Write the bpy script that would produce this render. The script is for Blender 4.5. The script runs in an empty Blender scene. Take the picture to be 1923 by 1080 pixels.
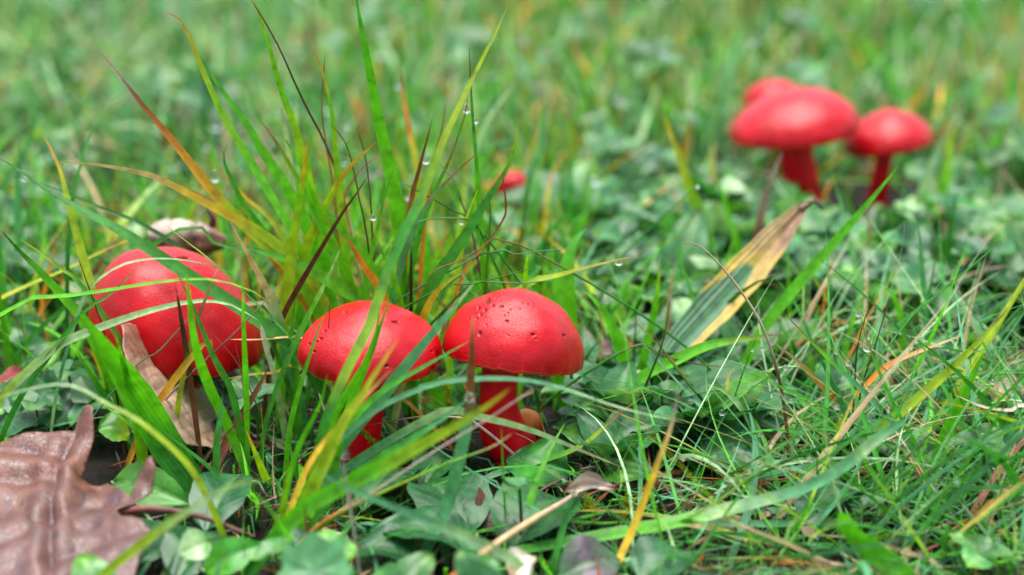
import bpy, math, random
import numpy as np
from mathutils import Vector, Matrix, noise
from mathutils.geometry import delaunay_2d_cdt

random.seed(7)
rng = np.random.default_rng(11)
sc = bpy.context.scene
COL = sc.collection
R = math.radians

# ------------------------------------------------------------------ camera
CAM_H, PITCH, HFOV = 0.235, R(18.0), R(30.0)
FPX = 961.5 / math.tan(HFOV / 2)
cam_d = bpy.data.cameras.new('camera')
cam = bpy.data.objects.new('camera', cam_d)
COL.objects.link(cam)
cam.location = (0, 0, CAM_H)
cam.rotation_euler = (R(90) - PITCH, 0, 0)
cam_d.sensor_width = 36
cam_d.angle = HFOV
cam_d.clip_start = 0.01
cam_d.clip_end = 1000
cam_d.dof.use_dof = True
cam_d.dof.focus_distance = 0.577
cam_d.dof.aperture_fstop = 6.6
cam_d.dof.aperture_blades = 0
sc.camera = cam

# ------------------------------------------------------------------ overcast sky, soft sun, exposure
SUN_EL, SUN_ROT = R(84), R(-25)
w = bpy.data.worlds.new('World')
sc.world = w
w.use_nodes = True
nt = w.node_tree
bg = nt.nodes['Background']
sky = nt.nodes.new('ShaderNodeTexSky')
sky.sky_type = 'NISHITA'
sky.sun_disc = False
sky.sun_elevation = SUN_EL
sky.sun_rotation = SUN_ROT
sky.air_density = 1.0
sky.dust_density = 4.0
sky.ozone_density = 1.0
hs = nt.nodes.new('ShaderNodeHueSaturation')      # cloud cover takes most of the blue out of the sky
hs.inputs['Saturation'].default_value = 0.62
nt.links.new(sky.outputs[0], hs.inputs['Color'])
nt.links.new(hs.outputs[0], bg.inputs['Color'])
bg.inputs['Strength'].default_value = 0.11
sun_d = bpy.data.lights.new('sun', 'SUN')
sun_d.energy = 1.5
sun_d.angle = R(50)
sun_d.color = (1.0, 0.99, 0.975)
sun = bpy.data.objects.new('sun', sun_d)
COL.objects.link(sun)
sun.rotation_euler = (-(R(90) - SUN_EL), 0, -SUN_ROT)      # high cloud-veiled sun, a little behind the mushrooms
sc.view_settings.view_transform = 'Standard'
sc.view_settings.look = 'None'
sc.view_settings.gamma = 1.0
sc.view_settings.exposure = 1.80
sc.view_settings.use_curve_mapping = False
sc.render.engine = 'CYCLES'
sc.cycles.use_denoising = True
sc.cycles.max_bounces = 8
sc.cycles.diffuse_bounces = 2
sc.cycles.transparent_max_bounces = 8
sc.cycles.caustics_refractive = False
sc.cycles.caustics_reflective = False

# ------------------------------------------------------------------ geometry helpers
SP, CP = math.sin(PITCH), math.cos(PITCH)

def ray(px, py):
    a = (px - 961.5) / FPX
    b = (540 - py) / FPX
    return Vector((a, CP + b * SP, -SP + b * CP))

def at(px, py, Y):
    d = ray(px, py)
    t = Y / d.y
    return Vector((d.x * t, Y, CAM_H + d.z * t))

def grd(px, py, z=0.0):
    d = ray(px, py)
    t = (z - CAM_H) / d.z
    return Vector((d.x * t, d.y * t, z))

def project(P):
    P = np.asarray(P, float)
    x, y, z = P[..., 0], P[..., 1], P[..., 2] - CAM_H
    dep = y * CP - z * SP
    up = y * SP + z * CP
    return 961.5 + FPX * x / dep, 540 - FPX * up / dep, dep

def depth_px(Y, z=0.02):
    """metres per photo pixel at ground distance Y"""
    return (Y * CP + (CAM_H - z) * SP) / FPX

def tag(o, label=None, cat=None, group=None, kind=None):
    if label: o['label'] = label
    if cat: o['category'] = cat
    if group: o['group'] = group
    if kind: o['kind'] = kind
    return o

def empty(name, loc, label=None, cat=None, group=None):
    o = bpy.data.objects.new(name, None)
    o.empty_display_size = 0.005
    o.location = loc
    COL.objects.link(o)
    return tag(o, label, cat, group)

def link(name, me, parent=None):
    o = bpy.data.objects.new(name, me)
    COL.objects.link(o)
    if parent is not None:
        o.parent = parent
    return o

def mesh_np(name, V, F, mat, col=None, uv=None, origin=None, smooth=True):
    """V (n,3), F (m,k) with k 3 or 4; col (n,3); uv (n,2) -> mesh"""
    V = np.asarray(V, np.float32)
    if origin is not None:
        V = V - np.asarray(origin, np.float32)
    F = np.asarray(F, np.int32)
    k = F.shape[1]
    me = bpy.data.meshes.new(name)
    me.vertices.add(len(V))
    me.vertices.foreach_set('co', V.ravel())
    me.loops.add(F.size)
    me.loops.foreach_set('vertex_index', F.ravel())
    me.polygons.add(len(F))
    me.polygons.foreach_set('loop_start', np.arange(0, F.size, k, dtype=np.int32))
    me.polygons.foreach_set('loop_total', np.full(len(F), k, np.int32))
    me.polygons.foreach_set('use_smooth', np.full(len(F), smooth, bool))
    me.update(calc_edges=True)
    if col is not None:
        a = me.attributes.new('col', 'FLOAT_COLOR', 'POINT')
        c4 = np.ones((len(V), 4), np.float32)
        c4[:, :3] = col
        a.data.foreach_set('color', c4.ravel())
    if uv is not None:
        a = me.attributes.new('leafuv', 'FLOAT2', 'POINT')
        a.data.foreach_set('vector', np.asarray(uv, np.float32).ravel())
    me.materials.append(mat)
    return me

def grid_faces(nu, nv, closed_u=False):
    """verts index = j*nu + i ; i across, j along"""
    i = np.arange(nu if closed_u else nu - 1)
    j = np.arange(nv - 1)
    I, J = np.meshgrid(i, j)
    I, J = I.ravel(), J.ravel()
    I2 = (I + 1) % nu
    return np.stack([J * nu + I, J * nu + I2, (J + 1) * nu + I2, (J + 1) * nu + I], 1)

def catmull(P, n):
    P = np.asarray(P, float)
    if len(P) == 2:
        t = np.linspace(0, 1, n)[:, None]
        return P[0] * (1 - t) + P[1] * t
    Q = np.vstack([2 * P[0] - P[1], P, 2 * P[-1] - P[-2]])
    seg = np.linalg.norm(np.diff(P, axis=0), axis=1)
    cum = np.concatenate([[0], np.cumsum(seg)])
    s = np.linspace(0, cum[-1], n)
    out = []
    for x in s:
        k = min(max(np.searchsorted(cum, x, side='right') - 1, 0), len(seg) - 1)
        t = (x - cum[k]) / max(seg[k], 1e-9)
        a, b, c, d = Q[k], Q[k + 1], Q[k + 2], Q[k + 3]
        out.append(0.5 * (2 * b + (c - a) * t + (2 * a - 5 * b + 4 * c - d) * t * t + (3 * b - a - 3 * c + d) * t ** 3))
    return np.array(out)

def unit(v):
    v = np.asarray(v, float)
    return v / np.maximum(np.linalg.norm(v, axis=-1, keepdims=True), 1e-9)

# ------------------------------------------------------------------ colours (linear albedo)
PAL = dict(
    b=(0.105, 0.420, 0.010), g=(0.042, 0.250, 0.022), d=(0.018, 0.115, 0.022), l=(0.085, 0.300, 0.130),
    p=(0.360, 0.540, 0.260), y=(0.300, 0.430, 0.015), Y=(0.620, 0.400, 0.025), O=(0.560, 0.190, 0.020),
    T=(0.520, 0.360, 0.190), S=(0.400, 0.320, 0.260), N=(0.170, 0.060, 0.028), K=(0.050, 0.020, 0.016),
    W=(0.600, 0.580, 0.520), R=(0.330, 0.060, 0.045))
PAL = {k: np.array(v) for k, v in PAL.items()}

def ramp(style, v):
    """style: colour letters from root to tip"""
    c = np.array([PAL[ch] for ch in style])
    x = np.clip(np.asarray(v, float), 0, 1) * (len(c) - 1)
    k = np.clip(x.astype(int), 0, max(len(c) - 2, 0))
    f = (x - k)[..., None]
    if len(c) == 1:
        return np.repeat(c, len(x), 0)
    return c[k] * (1 - f) + c[k + 1] * f

# ------------------------------------------------------------------ materials
def new_mat(name):
    m = bpy.data.materials.new(name)
    m.use_nodes = True
    n = m.node_tree.nodes
    return m, m.node_tree, n['Principled BSDF'], n['Material Output']

def nd(t, kind, **kw):
    n = t.nodes.new(kind)
    for k, v in kw.items():
        if k.startswith('i_'):
            n.inputs[k[2:].replace('_', ' ')].default_value = v
        else:
            setattr(n, k, v)
    return n

def attr_col(t):
    return nd(t, 'ShaderNodeAttribute', attribute_name='col')

def mixc(t, a, b, fac, mode='MIX'):
    m = nd(t, 'ShaderNodeMix', data_type='RGBA', blend_type=mode)
    for sock, val in ((m.inputs[0], fac), (m.inputs[6], a), (m.inputs[7], b)):
        if hasattr(val, 'links') or hasattr(val, 'is_linked'):
            t.links.new(val, sock)
        elif isinstance(val, (int, float)):
            sock.default_value = val
        else:
            sock.default_value = (*val, 1)
    return m.outputs[2]

def mathn(t, op, a, b=None, clamp=False):
    m = nd(t, 'ShaderNodeMath', operation=op, use_clamp=clamp)
    for i, val in enumerate((a, b)):
        if val is None: continue
        if isinstance(val, (int, float)): m.inputs[i].default_value = val
        else: t.links.new(val, m.inputs[i])
    return m.outputs[0]

def mapr(t, v, a, b, c, d):
    m = nd(t, 'ShaderNodeMapRange')
    t.links.new(v, m.inputs[0])
    for i, x in zip((1, 2, 3, 4), (a, b, c, d)):
        m.inputs[i].default_value = x
    return m.outputs[0]

def foliage_mat(name, rough, transl, stripes, spots, hue_var=0.0, spec=0.5, vein=False):
    m, t, p, out = new_mat(name)
    a = attr_col(t)
    uv = nd(t, 'ShaderNodeAttribute', attribute_name='leafuv')
    sep = nd(t, 'ShaderNodeSeparateXYZ')
    t.links.new(uv.outputs['Vector'], sep.inputs[0])
    geo = nd(t, 'ShaderNodeTexCoord')
    n1 = nd(t, 'ShaderNodeTexNoise', i_Scale=260.0, i_Detail=4.0)
    t.links.new(geo.outputs['Object'], n1.inputs['Vector'])
    n2 = nd(t, 'ShaderNodeTexNoise', i_Scale=1100.0, i_Detail=2.0)
    t.links.new(geo.outputs['Object'], n2.inputs['Vector'])
    c = a.outputs['Color']
    c = mixc(t, c, mathn_col(t, n1.outputs['Fac'], 0.62, 1.38), 1.0, 'MULTIPLY')
    if spots:
        s = mapr(t, n2.outputs['Fac'], 0.66, 0.74, 0.0, spots)
        c = mixc(t, c, (0.42, 0.19, 0.04), s)
    if hue_var:
        oi = nd(t, 'ShaderNodeObjectInfo')
        h = nd(t, 'ShaderNodeHueSaturation')
        t.links.new(mapr(t, oi.outputs['Random'], 0, 1, 0.5 - hue_var, 0.5 + hue_var), h.inputs['Hue'])
        wn = nd(t, 'ShaderNodeTexWhiteNoise', noise_dimensions='1D')
        t.links.new(oi.outputs['Random'], wn.inputs['W'])
        t.links.new(mapr(t, wn.outputs['Value'], 0, 1, 0.65, 1.4), h.inputs['Value'])
        t.links.new(c, h.inputs['Color'])
        c = h.outputs[0]
    hgt = None
    if stripes:                                     # parallel ribs along the blade
        wv = mathn(t, 'SINE', mathn(t, 'MULTIPLY', sep.outputs[0], stripes * 6.283))
        c = mixc(t, c, mathn_col(t, mapr(t, wv, -1, 1, 0, 1), 0.91, 1.06), 1.0, 'MULTIPLY')
        hgt = wv
    if vein == 'green':                             # side veins run forward from the midrib
        d = mathn(t, 'ABSOLUTE', mathn(t, 'SUBTRACT', sep.outputs[0], 0.5))
        q = mathn(t, 'SUBTRACT', mathn(t, 'MULTIPLY', sep.outputs[1], 9.0), mathn(t, 'MULTIPLY', d, 5.0))
        q = mathn(t, 'ADD', q, mathn(t, 'MULTIPLY', n1.outputs['Fac'], 0.5))
        tri = mathn(t, 'ABSOLUTE', mathn(t, 'SUBTRACT', mathn(t, 'FRACT', q), 0.5))
        ln = mapr(t, tri, 0.0, 0.07, 1.0, 0.0)
        c = mixc(t, c, (0.22, 0.33, 0.12) if vein == 'green' else (0.30, 0.16, 0.09), mathn(t, 'MULTIPLY', ln, 0.20))
        hgt = mathn(t, 'SUBTRACT', mathn(t, 'MULTIPLY', n1.outputs['Fac'], 1.5), ln)
    if vein == 'brown':                              # fine net of veins
        vo = nd(t, 'ShaderNodeTexVoronoi', feature='DISTANCE_TO_EDGE', i_Scale=700.0)
        t.links.new(geo.outputs['Object'], vo.inputs['Vector'])
        net = mapr(t, vo.outputs['Distance'], 0.0, 0.10, 1.0, 0.0)
        c = mixc(t, c, (0.12, 0.055, 0.04), mathn(t, 'MULTIPLY', net, 0.14))
        hgt = mathn(t, 'SUBTRACT', mathn(t, 'MULTIPLY', n1.outputs['Fac'], 2.0), mathn(t, 'MULTIPLY', net, 0.6))
    t.links.new(c, p.inputs['Base Color'])
    t.links.new(mapr(t, n1.outputs['Fac'], 0.3, 0.7, rough - 0.1, rough + 0.12), p.inputs['Roughness'])
    p.inputs['Specular IOR Level'].default_value = spec
    if hgt is not None:
        b = nd(t, 'ShaderNodeBump', i_Strength=0.14 if vein == 'green' else 0.35, i_Distance=0.0004)
        t.links.new(hgt, b.inputs['Height'])
        t.links.new(b.outputs[0], p.inputs['Normal'])
    tr = nd(t, 'ShaderNodeBsdfTranslucent')
    t.links.new(mixc(t, c, (1.0, 1.25, 0.5), 1.0, 'MULTIPLY'), tr.inputs[0])
    mx = nd(t, 'ShaderNodeMixShader')
    mx.inputs[0].default_value = transl
    t.links.new(p.outputs[0], mx.inputs[1])
    t.links.new(tr.outputs[0], mx.inputs[2])
    t.links.new(mx.outputs[0], out.inputs[0])
    return m

def mathn_col(t, v, lo, hi):
    c = nd(t, 'ShaderNodeCombineColor')
    o = mapr(t, v, 0.25 if lo < 0.8 else 0, 0.75 if lo < 0.8 else 1, lo, hi)
    for i in range(3):
        t.links.new(o, c.inputs[i])
    return c.outputs[0]

M_BLADE = foliage_mat('blade_green', 0.34, 0.34, 8, 0.35, spec=0.42)
M_GRASS = foliage_mat('grass_mass', 0.36, 0.32, 3, 0.25, spec=0.38)
M_LEAF = foliage_mat('broad_leaf', 0.26, 0.25, 0, 0.0, spec=0.33, vein='green')
M_CLOVER = foliage_mat('clover_leaf', 0.29, 0.30, 0, 0.0, hue_var=0.03, spec=0.38, vein='green')
M_PLANTAIN = foliage_mat('plantain_leaf', 0.42, 0.25, 7, 0.6, spec=0.5)
M_DRY = foliage_mat('dry_leaf', 0.36, 0.08, 0, 0.0, spec=0.5, vein='brown')
M_STRAW = foliage_mat('dry_straw', 0.55, 0.12, 4, 0.3, spec=0.35)

def fungus_mat(name, sss, rough, coat, bump, scale):
    m, t, p, out = new_mat(name)
    a = attr_col(t)
    tc = nd(t, 'ShaderNodeTexCoord')
    n1 = nd(t, 'ShaderNodeTexNoise', i_Scale=95.0, i_Detail=5.0, i_Roughness=0.6)
    t.links.new(tc.outputs['Object'], n1.inputs['Vector'])
    n2 = nd(t, 'ShaderNodeTexNoise', i_Scale=scale, i_Detail=3.0, i_Roughness=0.6)
    t.links.new(tc.outputs['Object'], n2.inputs['Vector'])
    c = mixc(t, a.outputs['Color'], mathn_col(t, n1.outputs['Fac'], 0.72, 1.25), 1.0, 'MULTIPLY')
    fleck = mapr(t, n2.outputs['Fac'], 0.58, 0.72, 0.0, 0.12)
    c = mixc(t, c, (0.75, 0.03, 0.03), fleck)
    t.links.new(c, p.inputs['Base Color'])
    t.links.new(mapr(t, n1.outputs['Fac'], 0.3, 0.7, rough - 0.09, rough + 0.1), p.inputs['Roughness'])
    p.inputs['Subsurface Weight'].default_value = sss
    p.inputs['Subsurface Radius'].default_value = (1.0, 0.15, 0.08)
    p.inputs['Subsurface Scale'].default_value = 0.003
    p.inputs['Specular IOR Level'].default_value = 0.23
    p.inputs['Coat Weight'].default_value = coat
    p.inputs['Coat Roughness'].default_value = 0.26
    b = nd(t, 'ShaderNodeBump', i_Strength=bump, i_Distance=0.0003)
    t.links.new(n2.outputs['Fac'], b.inputs['Height'])
    b2 = nd(t, 'ShaderNodeBump', i_Strength=0.25, i_Distance=0.0015)
    t.links.new(n1.outputs['Fac'], b2.inputs['Height'])
    t.links.new(b.outputs[0], b2.inputs['Normal'])
    t.links.new(b2.outputs[0], p.inputs['Normal'])
    return m

M_CAP = fungus_mat('waxcap_skin', 0.10, 0.27, 0.10, 0.60, 1900.0)
M_STEM = fungus_mat('waxcap_stem', 0.15, 0.42, 0.15, 0.3, 900.0)
M_GILL = fungus_mat('waxcap_gill', 0.2, 0.55, 0.0, 0.2, 900.0)
M_MOSS = foliage_mat('moss', 0.5, 0.4, 0, 0.0, spec=0.4)

def husk_mat():
    m, t, p, out = new_mat('husk_skin')
    tc = nd(t, 'ShaderNodeTexCoord')
    n1 = nd(t, 'ShaderNodeTexNoise', i_Scale=210.0, i_Detail=6.0, i_Roughness=0.65)
    t.links.new(tc.outputs['Object'], n1.inputs['Vector'])
    a = attr_col(t)
    c = mixc(t, a.outputs['Color'], mathn_col(t, n1.outputs['Fac'], 0.5, 1.4), 1.0, 'MULTIPLY')
    t.links.new(c, p.inputs['Base Color'])
    p.inputs['Roughness'].default_value = 0.5
    b = nd(t, 'ShaderNodeBump', i_Strength=0.6, i_Distance=0.0012)
    t.links.new(n1.outputs['Fac'], b.inputs['Height'])
    t.links.new(b.outputs[0], p.inputs['Normal'])
    return m
M_HUSK = husk_mat()

def drop_mat():
    m, t, p, out = new_mat('water')
    p.inputs['Base Color'].default_value = (1, 1, 1, 1)
    p.inputs['Roughness'].default_value = 0.0
    p.inputs['IOR'].default_value = 1.33
    p.inputs['Transmission Weight'].default_value = 1.0
    return m
M_WATER = drop_mat()

def soil_mat():
    m, t, p, out = new_mat('soil')
    tc = nd(t, 'ShaderNodeTexCoord')
    n1 = nd(t, 'ShaderNodeTexNoise', i_Scale=70.0, i_Detail=8.0, i_Roughness=0.7)
    n2 = nd(t, 'ShaderNodeTexNoise', i_Scale=9.0, i_Detail=5.0)
    n3 = nd(t, 'ShaderNodeTexVoronoi', i_Scale=260.0)
    for n in (n1, n2, n3):
        t.links.new(tc.outputs['Object'], n.inputs['Vector'])
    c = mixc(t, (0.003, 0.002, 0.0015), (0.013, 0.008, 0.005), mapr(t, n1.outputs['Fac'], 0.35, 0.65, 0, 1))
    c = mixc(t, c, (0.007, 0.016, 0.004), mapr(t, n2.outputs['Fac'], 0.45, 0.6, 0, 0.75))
    # far turf, where single blades can no longer be told apart
    sp = nd(t, 'ShaderNodeVectorMath', operation='LENGTH')
    t.links.new(tc.outputs['Object'], sp.inputs[0])
    c = mixc(t, c, (0.060, 0.130, 0.030), mapr(t, sp.outputs['Value'], 2.2, 3.4, 0, 1))
    t.links.new(c, p.inputs['Base Color'])
    p.inputs['Roughness'].default_value = 0.85
    p.inputs['Specular IOR Level'].default_value = 0.2
    b = nd(t, 'ShaderNodeBump', i_Strength=0.8, i_Distance=0.004)
    t.links.new(mathn(t, 'ADD', n1.outputs['Fac'], mathn(t, 'MULTIPLY', n3.outputs['Distance'], 0.4)), b.inputs['Height'])
    t.links.new(b.outputs[0], p.inputs['Normal'])
    return m
M_SOIL = soil_mat()

# ------------------------------------------------------------------ ground: one sheet to the horizon
def gz(x, y):
    """height of the turf: level under the mushrooms, low mounds behind"""
    x, y = np.asarray(x, float), np.asarray(y, float)
    k = np.clip((y - 0.85) / 0.5, 0, 1)
    far = np.clip((y - 3.0) / 3.0, 0, 1)
    return k * (1 - far) * (0.012 * np.sin(7.0 * x + 1.3) + 0.010 * np.sin(9.0 * y + 4.1 * x))

def axis(lo, hi, step, far):
    mid = np.arange(lo, hi + 1e-6, step)
    g = step * np.cumsum(1.35 ** np.arange(1, 40))
    g = g[g < far]
    return np.concatenate([(lo - g)[::-1], mid, hi + g])
gx, gy = axis(-1.2, 1.2, 0.02, 400), axis(-0.2, 3.0, 0.02, 400)
GX, GY = np.meshgrid(gx, gy)
GZ = gz(GX, GY)
near = (np.abs(GX) < 1.3) & (GY > -0.3) & (GY < 3.2)
GZ = GZ - 0.002 + np.where(near, rng.normal(0, 0.0012, GX.shape), 0)
GV = np.stack([GX.ravel(), GY.ravel(), GZ.ravel()], 1)
tag(link('ground', mesh_np('ground', GV, grid_faces(len(gx), len(gy)), M_SOIL)), kind='structure')

# ------------------------------------------------------------------ waxcap mushrooms
RED = np.array((0.40, 0.0012, 0.005))
DEEP = np.array((0.13, 0.001, 0.002))
ORANGE = np.array((0.62, 0.085, 0.018))

def noise3(P, s, seed=0.0):
    return np.array([noise.noise(Vector((p[0] * s + seed, p[1] * s - seed, p[2] * s + 2 * seed))) for p in P])

def tube(pts, radii, ns=32, nr=40, wob=0.03, seed=0.0):
    C = catmull(pts, nr)
    rr = np.interp(np.linspace(0, 1, nr), np.linspace(0, 1, len(radii)), radii)
    T = unit(np.gradient(C, axis=0))
    ref = np.array([1.0, 0, 0])
    ref = np.where(np.abs(T @ ref)[:, None] > 0.9, np.array([0, 1.0, 0]), ref)
    A = unit(np.cross(T, ref))
    B = np.cross(T, A)
    th = np.linspace(0, 2 * np.pi, ns, endpoint=False)
    w_ = 1 + wob * (np.sin(2 * th + seed)[None, :] + 0.6 * np.sin(3 * th + np.linspace(0, 3, nr)[:, None] + seed) + 0.3 * np.sin(9 * th + seed))
    V = C[:, None, :] + (rr[:, None] * w_)[..., None] * (np.cos(th)[None, :, None] * A[:, None, :] + np.sin(th)[None, :, None] * B[:, None, :])
    return V.reshape(-1, 3), grid_faces(ns, nr, True), np.repeat(np.linspace(0, 1, nr), ns)

def mushroom(label, base, stem_px, stem_w, Yc, cap_px, Rpx, Hr, roll, back, seed, pits=(), res=(170, 70), prof=1.0,
             lobes=0.02, apex=(0, 0), crease=(), group=None, cap_col=1.0, yaw=0.0, umb=0.0):
    """base: point on the turf; stem_px: photo pixels from base to cap; cap_px: centre of the rim plane; Rpx: rim radius (photo px)"""
    mpp = depth_px(Yc, 0.04)
    Rm = Rpx * mpp
    Hm = Rm * Hr
    root = empty('waxcap_mushroom', base, label, 'mushroom', group)
    b = np.array(base)
    # stem
    SPT = [b + np.array((0, 0, -0.004))] + [np.array(at(x, y, Yc)) for x, y in stem_px]
    c = np.array(at(cap_px[0], cap_px[1], Yc))
    rot = np.array((Matrix.Rotation(R(yaw), 3, 'Z') @ Matrix.Rotation(-R(back), 3, 'X') @ Matrix.Rotation(R(roll), 3, 'Y')))
    topin = c + rot @ np.array((0, 0, Hm * 0.45))
    SPT.append(topin)
    V, F, vv = tube(SPT, [x * mpp / 2 for x in stem_w], seed=seed)
    nz = noise3(V, 160, seed)
    colr = RED * (1.75 + 0.3 * nz[:, None])
    fb = np.clip((0.16 - vv) / 0.16, 0, 1)[:, None]
    colr = colr * (1 - 0.55 * fb) + ORANGE * 0.55 * fb
    link('stem', mesh_np('stem', V, F, M_STEM, colr * cap_col, origin=b), root)
    # cap
    nu, nv = res
    th = np.linspace(0, 2 * np.pi, nu, endpoint=False)
    ph = np.linspace(0.002, 1, nv) ** 0.9
    TH, PH = np.meshgrid(th, ph)
    ang = PH * np.pi / 2 * 1.04
    r = np.sin(ang) ** prof
    z = np.cos(ang)
    z = z * (1 - umb) + umb * (1 - np.clip(np.sin(ang), 0, 1) ** 1.55 - 0.06 * (PH > 0.96) * (PH - 0.96) / 0.04)
    rs = random.Random(int(seed * 100))
    lob = sum(rs.uniform(0.4, 1) * np.cos(k * TH + rs.uniform(0, 6.28)) for k in (2, 3, 5)) * lobes
    fine = 0.006 * np.cos(23 * TH + seed) + 0.004 * np.cos(41 * TH + 2 * seed) + 0.005 * np.cos(13 * TH + 3 * seed)
    r = r * (1 + lob * PH ** 2 + fine * PH ** 14)
    z = z + 0.6 * lob * PH ** 2 * np.cos(TH * 1 + seed) + 1.6 * fine * PH ** 14
    for (az, width, depth, p0) in crease:          # folds and splits in the rim
        d = np.angle(np.exp(1j * (TH - R(az))))
        g = np.exp(-(d / R(width)) ** 2) * np.clip((PH - p0) / (1 - p0), 0, 1) ** 1.3
        r = r * (1 - depth * g)
        z = z + 0.5 * depth * g
    P = np.stack([r * np.cos(TH) * Rm, r * np.sin(TH) * Rm, z * Hm], -1).reshape(-1, 3)
    lift = (z.ravel().clip(0, 1))
    P[:, 0] += apex[0] * Rm * lift ** 1.2
    P[:, 1] += apex[1] * Rm * lift ** 1.2
    bump = noise3(P, 1.6 / Rm, seed) * 0.035 * Rm + noise3(P, 5.0 / Rm, seed) * 0.009 * Rm
    fade = 1 - PH.ravel() ** 8
    N0 = unit(P / np.array([Rm, Rm, Hm]) ** 1)
    P = P + N0 * (bump * fade)[:, None]
    Wd = P @ rot.T + c
    N = unit((P / np.array([Rm, Rm, Hm]) ** 2)) @ rot.T
    q = PH.ravel()
    nz = noise3(P, 2.2 / Rm, seed + 5)
    colr = RED * (1.0 + 0.18 * nz[:, None])
    colr = colr * (1 - 0.25 * np.clip(0.3 - q, 0, 1)[:, None])
    rim = np.clip((q - 0.985) / 0.015, 0, 1)[:, None]
    colr = colr * (1 - 0.6 * rim) + ORANGE * 0.6 * rim
    if len(pits):
        U, Vp, _ = project(Wd)
        facing = (N @ np.array([0, -CP, SP])) > 0.02
        wob = 1 + 0.25 * noise3(P, 1100)
        for pt in pits:
            px, py, sx = pt[0], pt[1], pt[2]
            sy = pt[3] if len(pt) > 3 else sx * 0.8
            d = np.sqrt(((U - px) / sx) ** 2 + ((Vp - py) / sy) ** 2) * wob
            k = np.clip(1.25 - d, 0, 1) * facing
            dep = np.clip(k / 0.5, 0, 1)
            Wd = Wd - N * (dep * min(0.0008, 0.75 * sx * mpp))[:, None]
            lipw = np.exp(-((d - 1.2) / 0.22) ** 2) * facing
            colr = colr * (1 - 0.9 * dep[:, None]) + DEEP * 0.9 * dep[:, None]
            colr = colr * (1 - 0.10 * lipw[:, None]) + ORANGE * 0.10 * lipw[:, None]
    F = grid_faces(nu, nv, True)
    # close the apex, roll the edge under
    edge_in = Wd[-nu:] + (rot @ np.array((0, 0, -0.0006))) + (c - Wd[-nu:]) * 0.03
    Wd2 = np.vstack([Wd, edge_in, [Wd[:nu].mean(0)]])
    top = len(Wd2) - 1
    j = (nv - 1) * nu
    i = np.arange(nu)
    i2 = (i + 1) % nu
    F = np.vstack([F, np.stack([j + i, j + i2, j + nu + i2, j + nu + i], 1),
                   np.stack([np.full(nu, top), i2, i, np.full(nu, top)], 1)])
    F4 = F[:-nu]
    C2 = np.vstack([colr, np.repeat((RED * 0.4 + ORANGE * 0.6)[None], nu, 0), colr[:1]])
    me = mesh_np('cap', Wd2, F4, M_CAP, C2 * cap_col, origin=b)
    cap = link('cap', me, root)
    # gills: radial folds under the cap
    ng, nr_ = 300, 8
    tg = np.linspace(0, 2 * np.pi, ng, endpoint=False)
    rg = np.linspace(0.22, 0.975, nr_)
    TG, RG = np.meshgrid(tg, rg)
    lobg = np.interp(TG.ravel() % (2 * np.pi), np.append(th, 2 * np.pi), np.append(r[-1], r[-1][0])).reshape(TG.shape)
    zr = np.interp(TG.ravel() % (2 * np.pi), np.append(th, 2 * np.pi), np.append(z[-1], z[-1][0])).reshape(TG.shape)
    k = np.where(np.arange(ng) % 2 == 0, 1.0, 0.0)[None, :]
    Zg = zr * Hm * RG + Hm * 0.10 * np.sin(np.pi * RG) - 0.0004 + k * 0.0022 * np.sin(np.pi * np.clip((RG - 0.2) / 0.8, 0, 1))
    Pg = np.stack([RG * lobg * np.cos(TG) * Rm, RG * lobg * np.sin(TG) * Rm, Zg], -1).reshape(-1, 3) @ rot.T + c
    cg = np.repeat((RED * 0.45 + ORANGE * 0.5)[None], len(Pg), 0)
    link('gills', mesh_np('gills', Pg, grid_faces(ng, nr_, True), M_GILL, cg * cap_col, origin=b), cap)
    return root, Wd

crop = lambda ox, oy, f, L: [(ox + a[0] * f, oy + a[1] * f, a[2] * f) + tuple(x * f for x in a[3:]) for a in L]
PITS_B = crop(820, 520, 1 / 3, [(218, 115, 9), (288, 135, 15, 18), (318, 162, 10), (366, 167, 10), (237, 177, 8, 11), (275, 187, 10), (247, 213, 8, 10),
        (225, 235, 7), (184, 236, 6), (396, 250, 9), (355, 130, 6), (372, 92, 6), (487, 145, 6), (520, 153, 7), (470, 178, 5), (243, 320, 9, 14),
        (277, 270, 5), (543, 325, 12), (718, 330, 9), (405, 330, 5), (435, 108, 5), (417, 183, 5), (403, 203, 5), (382, 218, 5), (560, 350, 6), (330, 120, 5)])
PITS_A = crop(540, 540, 0.315, [(345, 146, 13, 7), (640, 205, 19, 8), (222, 258, 11, 7), (198, 305, 12, 8), (175, 322, 9, 6), (130, 338, 9, 7),
        (148, 348, 8, 7), (158, 383, 9, 8), (590, 470, 11, 9), (655, 212, 8, 6), (860, 380, 8, 6)])
PITS_L = crop(150, 440, 0.2593, [(750, 172, 40, 11), (430, 205, 9), (470, 215, 7)])

YA, YB, YL, YC, YD, YE = 0.549, 0.556, 0.585, 0.82, 0.835, 0.92
gB = grd(962, 852)
mushroom('red waxcap with pitted domed cap and thick bare curved stem', gB, [(968, 846), (947, 815), (937, 770), (937, 725), (943, 690)],
         [84, 96, 92, 78, 72, 72, 70, 70], gB.y, (962, 664), 134, 0.92, 8, 9, 1.3, PITS_B, (480, 170), prof=0.93, lobes=0.012, umb=0.12)
gA = grd(672, 868)
mushroom('red waxcap with glossy tilted cap split at its rim, behind orange-green grass blades', gA, [(678, 850), (688, 800), (692, 760), (692, 725)],
         [62, 62, 58, 55, 55, 54, 54], gA.y, (696, 664), 138, 0.70, 2, -3, 4.1, PITS_A, (480, 160), prof=0.95, lobes=0.022, umb=0.3,
         crease=((-14, 4, 0.10, 0.7), (-28, 3, 0.05, 0.8), (-118, 9, 0.04, 0.6)))
gL = Vector((at(335, 740, YL).x, YL, 0))
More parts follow.
